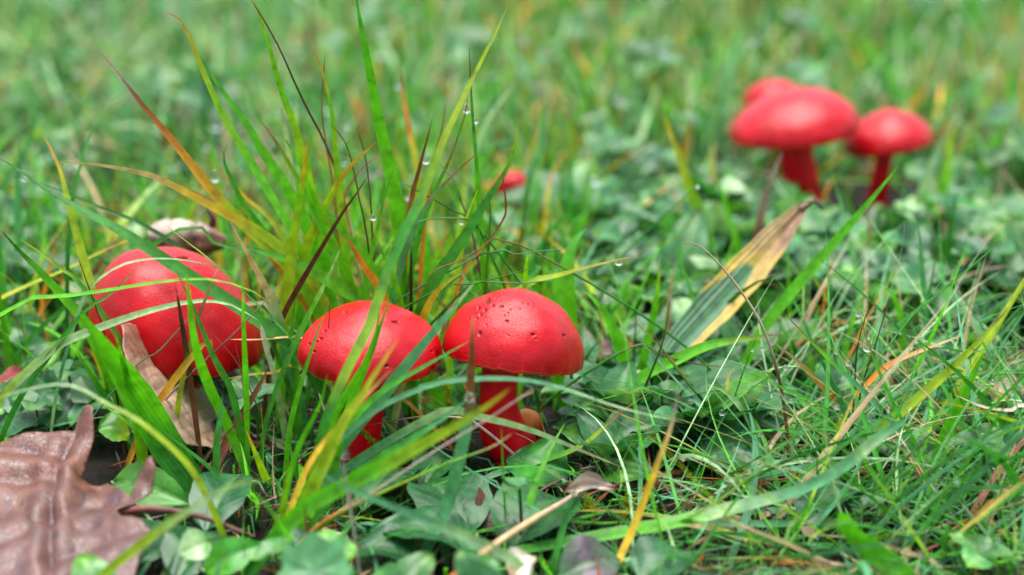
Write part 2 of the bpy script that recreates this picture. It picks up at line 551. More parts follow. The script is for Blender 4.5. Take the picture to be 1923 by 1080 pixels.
mushroom('largest red waxcap with folded drooping cap low in the grass beside the tan leaf', gL, [(335, 740), (335, 700)],
         [90, 88, 84, 80], YL, (337, 630), 164, 1.02, 7, -6, 2.2, PITS_L, (320, 110), prof=0.82, lobes=0.03,
         apex=(-0.30, 0.0), umb=0.25, crease=((-76, 10, 0.10, 0.35), (-40, 14, 0.07, 0.5), (30, 20, 0.05, 0.4)))
gC = Vector((at(1512, 400, YC).x, YC, 0))
mushroom('wide red waxcap with flattened cap, front one of the blurred trio', gC, [(1508, 370), (1500, 320), (1493, 280)],
         [70, 70, 66, 64, 64], YC, (1491, 243), 121, 0.64, -6, 0, 6.4, (), prof=1.0, lobes=0.007, apex=(0.10, 0), umb=0.22)
gD = Vector((at(1645, 416, YD).x, YD, 0))
mushroom('red waxcap on a tall thin stem beside the wide flattened cap', gD, [(1646, 390), (1652, 340), (1660, 300)],
         [44, 40, 36, 36, 38], YD, (1668, 268), 84, 0.74, -10, 2, 8.3, (), prof=1.0, lobes=0.010, umb=0.25)
gE = Vector((at(1455, 300, YE).x, YE, float(gz(at(1455, 300, YE).x, YE))))
mushroom('pale red waxcap half hidden behind the wide flattened cap', gE, [(1455, 260), (1455, 220)],
         [40, 38, 36], YE, (1456, 196), 58, 0.8, 3, 3, 9.9, (), prof=0.9, lobes=0.03)
# young buttons
gF = Vector((at(962, 380, 0.83).x, 0.83, 0))
mushroom('small red button mushroom alone in the grass behind the pitted cap', gF, [(962, 372)],
         [30, 30, 28], 0.83, (963, 352), 34, 0.95, 0, 0, 3.7, (), (90, 40), prof=0.85, lobes=0.03)
gF2 = Vector((at(918, 385, 0.825).x, 0.825, 0))
mushroom('tiny pinkish button mushroom next to the lone small red button', gF2, [(918, 378)],
         [20, 20, 18], 0.825, (918, 360), 19, 1.0, -5, 0, 5.7, (), (90, 40), prof=0.85, lobes=0.03)
gG = grd(1000, 836)
rootG, _ = mushroom('orange-red button mushroom pressed against the curved stem of the pitted cap', gG, [(990, 828)],
         [56, 60, 56], gG.y + 0.004, (984, 812), 34, 1.35, 14, 4, 7.7, (), (120, 60), prof=0.75, lobes=0.03)
for ch in rootG.children:
    if ch.name.startswith('cap'):
        cd = ch.data.attributes['col'].data
        for i, vtx in enumerate(ch.data.vertices):
            f = min(1, max(0, (vtx.co.z - 0.003) / 0.006)) * min(1, max(0.15, 0.80 - vtx.co.x / 0.010))
            c0 = np.array(cd[i].color[:3])
            cd[i].color = (*(c0 * (1 - f) + np.array((1.0, 0.36, 0.07)) * f), 1)

# ------------------------------------------------------------------ grass blades, traced one by one
def blade_geo(P, wid, style, roll=0.0, fold=0.25, n=22, shape='blade', nx=5, blunt=False, colj=1.0):
    """P: control points from root to tip (world). Returns V, F, col, uv."""
    C = catmull(P, n)
    T = unit(np.gradient(C, axis=0))
    view = unit(C - np.array([0, 0, CAM_H]))
    # the flat of the blade looks up and towards the open side of the clearing
    face = unit(-view * 0.75 + np.array([0, 0, 0.45]))
    A = unit(np.cross(T, face))
    for i in range(1, n):
        if A[i] @ A[i - 1] < 0: A[i] = -A[i]
    Nn = np.cross(A, T)
    v = np.linspace(0, 1, n)
    tw = R(roll) + 0.5 * np.sin(2.2 * v + roll)
    ca, sa = np.cos(tw)[:, None], np.sin(tw)[:, None]
    A, Nn = A * ca + Nn * sa, Nn * ca - A * sa
    if shape == 'blade':
        prof = (0.72 + 0.28 * np.clip(v / 0.3, 0, 1)) * np.clip((1 - v) / 0.45, 0, 1) ** 0.8
        if blunt: prof = np.where(v < 0.9, np.maximum(prof, 0.75), np.sqrt(np.clip((1 - v) / 0.1, 0, 1)) * 0.75)
    else:
        prof = (1 - 0.75 * v) * np.clip((1 - v) / 0.04, 0, 1) ** 0.5
    hw = wid / 2 * prof
    if shape == 'blade':
        u = np.linspace(-1, 1, nx)
        V = C[:, None, :] + (hw[:, None] * u[None, :])[..., None] * A[:, None, :] + (hw[:, None] * fold * np.abs(u)[None, :] ** 1.3)[..., None] * Nn[:, None, :]
        F = grid_faces(nx, n)
        uv = np.stack([np.tile(u * 0.5 + 0.5, n), np.repeat(v, nx)], 1)
        k = nx
    else:
        th = np.linspace(0, 2 * np.pi, nx, endpoint=False)
        V = C[:, None, :] + hw[:, None, None] * (np.cos(th)[None, :, None] * A[:, None, :] + np.sin(th)[None, :, None] * Nn[:, None, :])
        F = grid_faces(nx, n, True)
        uv = np.stack([np.tile(th / 6.283, n), np.repeat(v, nx)], 1)
        k = nx
    vv = np.repeat(v, k)
    jit = noise3(V.reshape(-1, 3), 120) * 0.10
    col = ramp(style, vv + jit) * colj
    return V.reshape(-1, 3), F, col, uv

def trace(pts, Y0=None, dy=0.0):
    """photo pixels from tip down -> world points from root to tip, rooted in the turf"""
    low = pts[-1]
    n = len(pts)
    if Y0 is None:
        Y0 = grd(*low).y
    W = []
    for i, (x, y) in enumerate(pts):
        f = 1 - i / (n - 1)
        p = at(x, y, Y0 + dy * f ** 1.3)
        if p.z < 0.003 + 0.004 * f:
            p = grd(x, y, 0.003 + 0.004 * f)
        W.append(np.array(p))
    a = W[-1]
    if a[2] > 0.006:
        d = unit(W[-1] - W[-2]) if n > 1 else np.array([0, 0, -1.0])
        d = unit(np.array([d[0] * 0.55, d[1] * 0.3, min(d[2], -0.35)]))
        t = (a[2] + 0.004) / -d[2]
        W.append(a + d * t * 0.5 + np.array([0, 0, 0]))
        W.append(a + d * t + np.array([-d[0], -d[1], 0]) * t * 0.2)
    else:
        d = unit(W[-1] - W[-2])
        W.append(a + np.array([d[0] * 0.004, d[1] * 0.004, -(a[2] + 0.005)]))
    return W[::-1]

TUFTS = {}
def tuft(key, label):
    TUFTS[key] = [label, []]
def B(key, pts, w, style, Y0=None, dy=0.0, roll=None, kind='blade', blunt=False, name=None):
    TUFTS[key][1].append((pts, w, style, Y0, dy, roll, kind, blunt, name))

# --- tufts round the large folded cap on the left
tuft('fl', 'bright green grass tuft with one very wide blade between oak leaf and largest cap')
B('fl', [(146, 585), (190, 655), (245, 735), (310, 830), (375, 925)], 58, 'ggbbb', None, -0.03, -5)
B('fl', [(327, 497), (345, 540), (367, 587), (400, 670), (430, 725), (450, 800)], 14, 'bggg', 0.535, -0.01)
B('fl', [(349, 500), (365, 640), (390, 720), (430, 805), (466, 898)], 18, 'bbbb', None, -0.03)
B('fl', [(456, 520), (457, 600), (461, 700), (464, 790)], 10, 'gbbb', 0.53, -0.02)
B('fl', [(327, 530), (337, 580), (358, 717), (377, 868)], 10, 'NNKN', None, -0.03)
B('fl', [(505, 690), (480, 737), (440, 805), (395, 892)], 17, 'NNNN', None, 0.0)
B('fl', [(142, 655), (180, 720), (230, 800), (262, 850)], 16, 'ggb', None, -0.01)
B('fl', [(215, 620), (232, 690), (245, 740), (260, 800)], 20, 'ybb', 0.52, -0.02)
B('fl', [(410, 970), (405, 850), (412, 790), (418, 740)][::-1], 18, 'lgl', None, 0.0)

tuft('fa', 'arching pale striped grass blades bending across the front of the largest cap')
B('fa', [(512, 572), (470, 545), (410, 527), (350, 525), (270, 535), (200, 547), (110, 560), (40, 572)], 13, 'bbbby', 0.535, -0.01)
B('fa', [(490, 605), (440, 575), (400, 566), (350, 568), (267, 588), (163, 625), (95, 660)], 15, 'pyppp', 0.54, -0.005, 10)
B('fa', [(455, 520), (400, 500), (340, 488), (280, 487), (225, 500), (175, 535), (150, 580)], 7, 'plpl', 0.55, 0.0)
B('fa', [(270, 487), (245, 515), (225, 537), (190, 565), (155, 590)], 10, 'ggg', 0.54, 0.0)

tuft('fd', 'long dark green grass blades slanting down over the largest cap from the open left')
B('fd', [(-10, 292), (40, 322), (93, 360), (160, 398), (233, 437), (333, 503), (433, 567), (500, 613), (560, 665)], 22, 'ggggd', 0.56, 0.02)
B('fd', [(300, 413), (345, 450), (400, 493), (483, 573), (540, 630), (570, 680)], 10, 'bggy', 0.55, 0.0)
B('fd', [(0, 325), (60, 340), (130, 365), (200, 395), (300, 440)], 8, 'ddg', 0.60, 0.02)
B('fd', [(640, 505), (560, 490), (480, 478), (400, 455), (340, 430)], 8, 'ggg', 0.60, 0.0)

tuft('fk', 'thin dark withered stalks crossing the largest cap')
B('fk', [(145, 480), (165, 535), (180, 577), (202, 650)], 6, 'NKNK', 0.55, -0.01, kind='stalk')
B('fk', [(417, 483), (393, 543), (367, 613), (347, 693), (335, 760)], 9, 'byNS', 0.54, -0.01)
B('fk', [(362, 590), (330, 625), (295, 662), (255, 688)], 6, 'lll', 0.535, 0.0, kind='stalk')
B('fk', [(533, 527), (480, 585), (433, 633), (347, 713), (300, 765)], 7, 'SSNS', 0.54, 0.0, kind='stalk')
B('fk', [(390, 618), (420, 650), (450, 690)], 5, 'NNR', 0.545, 0.0, kind='stalk')
B('fk', [(458, 740), (452, 690), (440, 640)][::-1], 6, 'NR', 0.55, 0, kind='stalk')

tuft('fo', 'yellow and orange withered grass scraps in front of the folded cap')
B('fo', [(383, 645), (400, 672), (412, 700), (428, 725), (430, 752)][::-1], 13, 'YOYO', 0.535, 0.0)
B('fo', [(425, 637), (480, 638), (548, 633), (575, 640)], 10, 'OYT', 0.56, 0.0)
B('fo', [(600, 640), (560, 625), (520, 600), (470, 570)], 12, 'yTp', 0.58, 0.0)
B('fo', [(410, 715), (470, 703), (520, 700), (560, 690)], 9, 'yyO', 0.56, 0.0)

tuft('fp', 'blue-green upright grass blades between the largest and the middle cap')
B('fp', [(430, 412), (455, 460), (483, 510), (520, 587), (540, 670), (568, 760)], 17, 'lllTT', 0.565, -0.01)
B('fp', [(490, 608), (500, 650), (520, 720)], 14, 'ppW', 0.56, 0.0, blunt=True)
B('fp', [(641, 463), (612, 530), (578, 597), (539, 682), (503, 785)], 17, 'gggbp', 0.54, -0.02)
B('fp', [(555, 560), (548, 620), (555, 700), (560, 770)], 12, 'gbg', 0.56, 0)
B('fp', [(480, 565), (500, 620), (530, 690), (545, 740)], 9, 'bgg', 0.57, 0)

# --- tall tuft on the left, behind the big cap
tuft('tl', 'loose tall grass blades at the open left side behind the largest cap')
B('tl', [(38, 243), (35, 330), (33, 410), (36, 480)], 15, 'lll', 0.68, 0.0)
B('tl', [(80, 250), (111, 315), (130, 389), (160, 500), (175, 560)], 17, 'gbyyO', 0.585, 0.02)
B('tl', [(247, 164), (207, 193), (174, 244), (156, 296), (137, 370), (128, 470)], 8, 'ddgg', 0.60, 0.03)
B('tl', [(0, 430), (40, 475), (75, 510), (120, 560), (160, 610)], 20, 'gbbd', 0.56, -0.01)
B('tl', [(30, 445), (70, 470), (115, 505), (160, 545)], 12, 'gRgy', 0.55, 0.0)
B('tl', [(290, 430), (200, 470), (120, 510), (40, 545), (-20, 580)], 18, 'yYyO', 0.60, 0.02)
B('tl', [(310, 325), (270, 370), (235, 410), (200, 450)], 16, 'lyp', 0.70, 0.04)
B('tl', [(75, 170), (66, 230), (40, 300), (10, 340)], 12, 'gl', 0.74, 0.0)

# --- tall tufts behind the middle
tuft('ta', 'tallest bright green tuft with brown-tipped blades leaning out over the largest cap')
B('ta', [(163, 72), (222, 141), (274, 207), (319, 259), (363, 315), (407, 370), (450, 415), (540, 500), (590, 570)], 17, 'gybyyONS', 0.585, 0.015)
B('ta', [(102, 307), (156, 306), (230, 317), (289, 331), (333, 352), (417, 397), (483, 433), (540, 477), (600, 550)], 15, 'gbyyYTT', 0.585, -0.005)
B('ta', [(280, 345), (333, 347), (370, 365), (410, 385), (470, 430)], 10, 'yOOT', 0.60, 0.0)
B('ta', [(302, 17), (333, 33), (352, 63), (370, 107), (393, 163), (426, 233), (463, 296), (500, 358), (560, 470)], 20, 'gbbbbyO', 0.60, 0.02)
B('ta', [(366, 92), (407, 156), (463, 233), (493, 285), (537, 352), (590, 460)], 18, 'gbbbg', 0.61, 0.02)
B('ta', [(430, 270), (420, 300), (455, 380), (520, 480)], 15, 'gbg', 0.62, 0.02)
B('ta', [(392, 295), (425, 335), (465, 375), (520, 430)], 13, 'bbO', 0.63, 0.02)

tuft('tb', 'upright bright tuft with tall thin blades and a dark brown withered tip')
B('tb', [(468, -20), (481, 11), (504, 81), (522, 148), (537, 193), (563, 267), (590, 380), (612, 480)], 15, 'gbbyby', 0.60, 0.02)
B('tb', [(466, -8), (493, 33), (526, 93), (552, 152), (578, 207), (611, 270), (645, 370)], 7, 'gyTNKN', 0.60, 0.02, kind='stalk')
B('tb', [(582, 78), (607, 141), (622, 207), (627, 260), (640, 400), (650, 500)], 14, 'gbbybO', 0.595, 0.02)
B('tb', [(611, 100), (608, 140), (604, 200), (612, 270), (625, 350)], 5, 'OON', 0.61, 0.02, kind='stalk')
B('tb', [(520, 40), (518, 100), (530, 200), (545, 300)], 10, 'lpS', 0.64, 0.03)
B('tb', [(557, 185), (556, 240), (565, 320)], 12, 'bby', 0.68, 0.02)
B('tb', [(485, 220), (520, 270), (555, 330), (600, 420), (640, 500)], 14, 'gbbbR', 0.59, 0.01)
B('tb', [(525, 248), (560, 300), (590, 370), (625, 450), (660, 530)], 15, 'gbbb', 0.585, 0.01)
B('tb', [(580, 255), (572, 310), (565, 360), (552, 450), (538, 560), (530, 640)], 18, 'bbyybO', 0.575, -0.005)
B('tb', [(694, 326), (665, 370), (640, 405), (567, 527), (530, 595), (515, 640)], 8, 'NNKN', 0.565, -0.01)

tuft('tc', 'tall straight broad-bladed tuft rising behind the middle cap')
B('tc', [(665, -25), (681, 67), (696, 148), (711, 230), (730, 315), (745, 400), (755, 480)], 24, 'gbbbbg', 0.60, 0.02, 10)
B('tc', [(748, 111), (759, 185), (770, 252), (782, 310), (795, 420)], 15, 'bbbyON', 0.66, 0.02)
B('tc', [(619, 230), (648, 267), (663, 315), (678, 389), (690, 450)], 5, 'KKN', 0.60, 0, kind='stalk')
B('tc', [(669, 237), (685, 289), (694, 352), (697, 393), (700, 460)], 5, 'KKN', 0.60, 0, kind='stalk')
B('tc', [(711, 264), (674, 296), (637, 341), (600, 410), (570, 480)], 16, 'bbyyO', 0.60, 0)
B('tc', [(740, 277), (700, 300), (660, 345), (630, 420)], 9, 'glR', 0.61, 0)
B('tc', [(739, 316), (719, 387), (701, 470), (686, 550)], 11, 'ggbg', 0.575, 0)
B('tc', [(640, 437), (662, 465), (690, 512), (714, 548)][0:], 17, 'yyYOR', 0.57, 0)
B('tc', [(702, 418), (712, 462), (732, 505), (750, 560)], 9, 'gbb', 0.57, 0)
B('tc', [(600, 380), (640, 430), (690, 500), (720, 560)], 28, 'ggbb', 0.59, 0.01)
B('tc', [(430, 455), (500, 475), (570, 500), (640, 540), (690, 570)], 24, 'bbbg', 0.585, 0.0)
B('tc', [(772, 470), (772, 510), (772, 560)], 11, 'KKK', 0.575, 0, kind='stalk')

tuft('td', 'long leaning flower stalk tuft with yellow-flecked stem in front of the middle cap')
B('td', [(960, -5), (933, 56), (889, 144), (859, 207), (830, 270), (795, 363), (765, 424), (734, 494), (707, 571), (691, 619), (666, 666), (644, 713), (612, 790)], 18, 'bggyggyyg', 0.495, 0.055)
B('td', [(745, 540), (722, 590), (700, 655), (680, 705), (650, 780)], 13, 'gbbg', 0.51, -0.005)
B('td', [(715, 560), (707, 619), (685, 682), (660, 723), (620, 800)], 13, 'bbbb', 0.515, -0.01)

tuft('te', 'fine upright grass tuft with drops behind the pitted cap')
B('te', [(881, 80), (883, 148), (887, 222), (893, 296), (897, 370), (905, 480)], 13, 'gbbbgN', 0.59, 0.02)
B('te', [(880, 172), (874, 211), (859, 259), (837, 315), (811, 370), (780, 470)], 8, 'gggN', 0.60, 0.01)
B('te', [(904, 281), (859, 322), (822, 359), (793, 400), (760, 470)], 10, 'glllR', 0.59, 0.0)
B('te', [(841, 172), (830, 241), (815, 300), (800, 400)], 7, 'yOON', 0.62, 0.02)
B('te', [(813, 219), (800, 270), (785, 326), (774, 370), (760, 470)], 10, 'yOONN', 0.60, 0.01)
B('te', [(972, 230), (967, 274), (952, 319), (926, 359), (887, 421), (844, 488), (811, 536)], 18, 'gggggy', 0.575, 0.02)
B('te', [(942, 317), (951, 387), (945, 415), (918, 455), (893, 484), (875, 510)], 9, 'yOONR', 0.585, 0.0)
B('te', [(919, 372), (921, 403), (918, 458), (914, 520)], 9, 'bbb', 0.59, 0.0, kind='stalk')
B('te', [(1200, 480), (1160, 488), (1100, 503), (1040, 520), (985, 538)], 13, 'bbbyR', 0.575, -0.005)
B('te', [(1073, 468), (1030, 470), (970, 478), (900, 480)], 6, 'gll', 0.58, 0, kind='stalk')
B('te', [(820, 300), (855, 345), (870, 390), (885, 430)], 6, 'KNS', 0.60, 0, kind='stalk')
B('te', [(760, 345), (805, 370), (850, 395), (900, 430)], 6, 'ggd', 0.60, 0, kind='stalk')
B('te', [(770, 425), (800, 412), (850, 410), (885, 415), (905, 440)], 7, 'ggl', 0.59, 0, kind='stalk')
B('te', [(800, 520), (830, 500), (865, 490), (900, 470), (970, 457)], 6, 'ggR', 0.575, 0, kind='stalk')
B('te', [(998, 460), (990, 490), (985, 530)], 10, 'byb', 0.575, 0)
B('te', [(870, 510), (835, 535), (805, 575)], 16, 'pYy', 0.56, 0)
B('te', [(900, 350), (880, 400), (870, 440)], 8, 'yy', 0.60, 0)
B('te', [(1010, 500), (940, 520), (880, 535), (820, 545)], 6, 'dgg', 0.57, 0, kind='stalk')
B('te', [(1043, 525), (980, 532), (900, 530), (870, 545)], 6, 'ggl', 0.572, 0, kind='stalk')
B('te', [(860, 520), (880, 545), (905, 560)][::-1], 6, 'll', 0.575, 0, kind='stalk')

tuft('tf', 'single very broad bright grass blade tuft just behind the pitted cap')
B('tf', [(1101, 428), (1082, 452), (1068, 494), (1060, 555), (1058, 620)], 48, 'bbbbg', 0.60, 0.01, 5)
B('tf', [(1041, 159), (1022, 230), (1004, 304), (990, 360), (980, 430)], 12, 'ggl', 0.72, 0.02)
B('tf', [(970, 159), (941, 189), (911, 237), (893, 290)], 8, 'lp', 0.74, 0.02)
B('tf', [(1090, 540), (1130, 580), (1160, 640), (1172, 690)], 24, 'bbb', 0.585, 0)
B('tf', [(1240, 475), (1236, 530), (1225, 600), (1205, 690)], 16, 'gbby', 0.60, 0)

# --- in front of the two clear caps
tuft('ga', 'blurred orange-streaked grass tuft growing in front of the middle stem')
B('ga', [(752, 630), (710, 697), (675, 754), (644, 800), (605, 880), (565, 970)], 26, 'bbyyyY', 0.475, -0.005)
B('ga', [(738, 691), (691, 742), (634, 808), (587, 871), (545, 970)], 24, 'byYYOOT', 0.48, -0.01)
B('ga', [(627, 555), (606, 600), (585, 660), (550, 780)], 10, 'bbg', 0.53, 0)
B('ga', [(540, 905), (560, 840), (600, 760), (615, 700)][::-1], 12, 'ybb', 0.485, 0)
B('ga', [(620, 545), (618, 600), (612, 660)], 6, 'gNN', 0.54, 0, kind='stalk')
B('ga', [(895, 526), (862, 566), (830, 604), (753, 698), (718, 744), (667, 803), (620, 870)], 22, 'lllllp', 0.515, -0.005)
B('ga', [(886, 638), (830, 670), (741, 721), (690, 760), (630, 830)], 15, 'bbbgg', 0.51, -0.005)
B('ga', [(560, 870), (570, 930), (590, 990), (560, 1050)][::-1], 16, 'bbY', None, 0)

tuft('gb', 'broad blurred yellow-green blades sweeping low across the curved stem')
B('gb', [(962, 726), (930, 752), (900, 772), (855, 800), (807, 826), (723, 873), (650, 910), (560, 965)], 28, 'ggbbbyyO', 0.46, -0.005)
B('gb', [(885, 745), (840, 780), (790, 815), (720, 860), (640, 920)], 24, 'gggl', 0.475, 0)
B('gb', [(1290, 795), (1200, 775), (1140, 758), (1060, 730), (986, 714), (908, 711), (830, 717), (772, 737), (714, 764), (663, 803), (600, 870)], 10, 'ggllllpp', 0.49, 0.0)
B('gb', [(1175, 880), (1113, 855), (1073, 838), (1007, 811), (940, 791), (873, 777), (830, 772)], 15, 'yllpppT', 0.505, 0.0)

tuft('gc', 'pale upright grass blade with a withered pink-brown spike before the pitted cap')
B('gc', [(888, 588), (887, 653), (885, 710), (883, 770), (862, 870), (838, 955), (800, 1035)], 26, 'gllllNNT', 0.485, -0.004, 0)
B('gc', [(884, 760), (868, 850), (850, 940), (840, 1010)], 22, 'llgg', 0.50, 0)
B('gc', [(941, 795), (945, 880), (950, 980), (948, 1040)], 7, 'gbg', 0.49, 0)
B('gc', [(1085, 905), (1060, 980), (1042, 1060)], 12, 'ggl', None, 0)
B('gc', [(800, 880), (830, 920), (865, 950)][::-1], 10, 'bb', None, 0)

# --- bottom right sward: distinct blades
tuft('ra', 'long pale grass blade sweeping along the bottom to a blunt bluish end')
B('ra', [(1712, 780), (1648, 824), (1581, 880), (1514, 917), (1414, 947), (1273, 983), (1140, 1008), (1040, 1026), (940, 1048)], 29, 'gggbbpllpl', None, 0.0, -5, blunt=True)
B('ra', [(1648, 991), (1564, 984), (1430, 984), (1280, 988)], 13, 'pll', None, 0.0)
B('ra', [(1574, 962), (1601, 1004), (1648, 1044), (1700, 1085)], 40, 'bbbb', None, -0.01, 0, blunt=True)

tuft('rb', 'bright yellow-green grass blades leaning right above the fine sward')
B('rb', [(1895, 577), (1840, 640), (1780, 700), (1700, 770), (1640, 822), (1590, 870)], 19, 'bbyyyR', 0.54, 0.0)
B('rb', [(1848, 660), (1800, 760), (1770, 830), (1745, 910)], 26, 'bbb', 0.53, 0.0)
B('rb', [(1870, 690), (1832, 722), (1748, 797), (1648, 887)], 18, 'bbgl', None, 0.01)
B('rb', [(1940, 770), (1912, 807), (1848, 880), (1798, 937)], 27, 'ggll', None, 0.0)
B('rb', [(1915, 800), (1815, 834), (1731, 867), (1648, 907)], 11, 'gll', None, 0.0)
B('rb', [(1601, 827), (1631, 880), (1674, 941), (1708, 994), (1748, 1056)], 19, 'bybb', None, -0.02)
B('rb', [(1470, 585), (1507, 625), (1554, 672), (1605, 720), (1654, 770), (1698, 820), (1731, 876), (1745, 930)], 12, 'glllbR', 0.53, 0.0)
B('rb', [(1323, 720), (1360, 735), (1390, 765), (1414, 803), (1426, 832)], 15, 'Slpb', 0.545, 0.0)

tuft('rc', 'red-tipped bright grass blade tuft below the yellowing plantain leaf')
B('rc', [(1463, 628), (1400, 637), (1330, 650), (1260, 682), (1215, 705), (1180, 735)], 22, 'bbbbbR', 0.575, 0.0, 15)
B('rc', [(1690, 308), (1640, 370), (1580, 440), (1520, 510), (1470, 570), (1420, 640)], 20, 'gbbbb', 0.60, 0.0)
B('rc', [(1370, 690), (1300, 682), (1240, 665), (1190, 650)][0:], 8, 'ggR', 0.575, 0, kind='stalk')
B('rc', [(1218, 608), (1240, 650), (1280, 705), (1340, 780), (1365, 830)], 7, 'gggR', 0.56, 0, kind='stalk')
B('rc', [(1422, 630), (1395, 700), (1370, 780), (1365, 830)], 7, 'ggg', 0.555, 0, kind='stalk')
B('rc', [(1258, 560), (1245, 640), (1210, 730), (1170, 830)], 8, 'gdg', 0.56, 0, kind='stalk')
B('rc', [(1645, 541), (1613, 638), (1605, 720), (1600, 830)], 6, 'ddN', 0.545, 0, kind='stalk')
B('rc', [(1673, 551), (1643, 651), (1622, 715), (1595, 830)], 6, 'ddN', 0.545, 0, kind='stalk')
B('rc', [(1240, 725), (1180, 765), (1150, 790), (1090, 840), (1000, 872), (915, 898)], 15, 'plgyNN', 0.53, 0.0)

tuft('rd', 'blurred yellowish upright grass blades between the pitted cap and the trio')
B('rd', [(1245, 213), (1270, 280), (1295, 350), (1320, 420), (1335, 470)], 20, 'bbyY', 0.72, 0.01)
B('rd', [(1350, 343), (1365, 400), (1382, 455)], 20, 'bbb', 0.70, 0, blunt=True)
B('rd', [(1470, 283), (1447, 340), (1428, 415)], 15, 'NNS', 0.71, 0)
B('rd', [(1312, 346), (1250, 402), (1190, 460), (1160, 495)], 8, 'ggg', 0.64, 0, kind='stalk')
B('rd', [(1120, 270), (1105, 330), (1085, 420)], 14, 'lgp', 0.74, 0)

tuft('re', 'blurred pale and green grass blades standing right of the thin-stemmed waxcap')
B('re', [(1725, 420), (1730, 500), (1735, 600), (1737, 660)], 15, 'lll', 0.62, 0.0)
B('re', [(1779, 243), (1745, 324), (1719, 411)], 22, 'lpl', 0.78, 0.01)
B('re', [(1787, 236), (1779, 313), (1753, 400)], 24, 'bby', 0.77, 0.01)
B('re', [(1884, 232), (1850, 306), (1820, 380)], 28, 'bbb', 0.82, 0.01)
B('re', [(1570, 330), (1550, 370), (1575, 430)], 14, 'yYO', 0.76, 0)

tuft('rf', 'orange and yellow withered blades in the sward at the right edge')
B('rf', [(1835, 951), (1875, 991), (1930, 1035)], 9, 'OYO', None, 0)
B('rf', [(1808, 1032), (1825, 1055), (1835, 1085)], 11, 'OYO', None, 0)
B('rf', [(1920, 840), (1895, 900), (1880, 930)], 14, 'ONN', None, 0)
B('rf', [(1820, 625), (1740, 655), (1680, 680), (1640, 710)], 11, 'YOT', 0.56, 0)
B('rf', [(1450, 640), (1500, 680), (1545, 725), (1580, 760)], 12, 'OOT', 0.555, 0)

# --- loose bottom-left blades
tuft('ba', 'blurred arching yellow-green blades beside the reddish oak leaf')
B('ba', [(-30, 755), (40, 735), (113, 722), (160, 735), (200, 760), (255, 788), (330, 850), (370, 900)][::1], 14, 'gyypp', 0.47, 0.0)
B('ba', [(500, 905), (483, 903), (433, 913), (367, 950), (277, 1013), (190, 1085)], 16, 'pyypy', 0.44, 0.0)
B('ba', [(470, 915), (520, 977), (562, 1052)], 15, 'bbb', 0.455, 0)
B('ba', [(245, 778), (167, 788), (67, 810), (-20, 842)], 15, 'gll', None, 0, 25)
B('ba', [(0, 812), (25, 838), (45, 860)], 24, 'bb', None, 0)
B('ba', [(590, 880), (650, 915), (760, 960), (880, 1010), (960, 1050)][::1], 18, 'lpll', 0.45, 0)
B('ba', [(1000, 1050), (900, 1030), (780, 1010), (680, 985)], 14, 'lll', None, 0)

NBL = 0
def build_tufts():
    global NBL
    for key, (label, bl) in TUFTS.items():
        built = []
        for (pts, wpx, style, Y0, dy, roll, kind, blunt, name) in bl:
            near = key in ('ta', 'tb', 'tc', 'te') and Y0 is not None and Y0 < 0.65
            if near: Y0 = 0.575 + (Y0 - 0.575) * 0.45
            if near: dy = dy * 0.3 - 0.012
            P = trace(pts, Y0, dy)
            mpp = depth_px(P[0][1], 0.03) * ((1.3 if wpx < 14 else 1.15) if near else 1.0)
            rl = roll if roll is not None else random.uniform(-28, 28)
            dry = sum(c in 'OTNKSRYW' for c in style) > len(style) * 0.6
            if kind == 'stalk':
                g = blade_geo(P, wpx * mpp * 1.0, style, rl, n=26, shape='stalk', nx=6)
            else:
                g = blade_geo(P, wpx * mpp * 1.1, style, rl, fold=0.75 if wpx > 50 else random.uniform(0.15, 0.45), n=26, blunt=blunt)
            built.append((P, g, dry))
        base = np.mean([b[0][0] for b in built], 0)
        base[2] = 0
        root = empty('grass_tuft', base, label, 'grass tuft', 'distinct grass tufts')
        for P, (V, F, c, uv), dry in built:
            link('blade', mesh_np('blade', V, F, M_STRAW if dry else M_BLADE, c, uv, origin=base), root)
            NBL += 1
build_tufts()

# single straws lying or standing on their own
def straw(label, pts, wpx, style, Y0=None, dy=0.0, kind='stalk', name='dry_straw'):
    P = trace(pts, Y0, dy)
    mpp = depth_px(P[0][1], 0.02)
    V, F, c, uv = blade_geo(P, wpx * mpp, style, random.uniform(-20, 20), n=30, shape=kind, nx=6 if kind == 'stalk' else 5)
    b = P[0].copy(); b[2] = 0
    o = link(name, mesh_np(name, V, F, M_STRAW, c, uv, origin=b))
    o.location = b
    return tag(o, label, 'straw')
straw('long grey-brown straw slanting in front of the curved stem', [(1010, 725), (923, 783), (840, 833), (757, 887), (690, 933), (600, 985)], 8, 'OOSSS', 0.47)
straw('greenish straw with pale tip lying below the curved stem', [(963, 813), (923, 840), (840, 870), (757, 907), (673, 947), (610, 985)], 9, 'ybybT', 0.475)
straw('upright yellow straw with dark freckles at the edge of the sward', [(1275, 733), (1260, 803), (1233, 880), (1190, 993), (1150, 1080)], 17, 'TYYYTS', None, 0, 'blade')
straw('tan straw with a hooked tip standing before the plantain leaf', [(1275, 455), (1310, 460), (1345, 490), (1390, 545), (1430, 610), (1455, 680), (1472, 760), (1482, 865)], 9, 'ONNSTS', 0.535)
straw('whitish broken straw standing below the middle waxcap', [(640, 850), (653, 920), (663, 987), (675, 1080)], 10, 'SSS', 0.455)
straw('short grey straw beside the stem of the middle waxcap', [(598, 735), (607, 765), (620, 800)], 11, 'SSS', 0.52)
straw('thin reddish straw lying flat in the fine sward', [(1280, 895), (1360, 900), (1440, 903), (1530, 900)], 6, 'NRNO', None)
straw('pinkish pale straw lying at the foot of the sward', [(1521, 1004), (1614, 1011), (1681, 1031), (1760, 1060)], 10, 'STS', None, 0, 'blade')
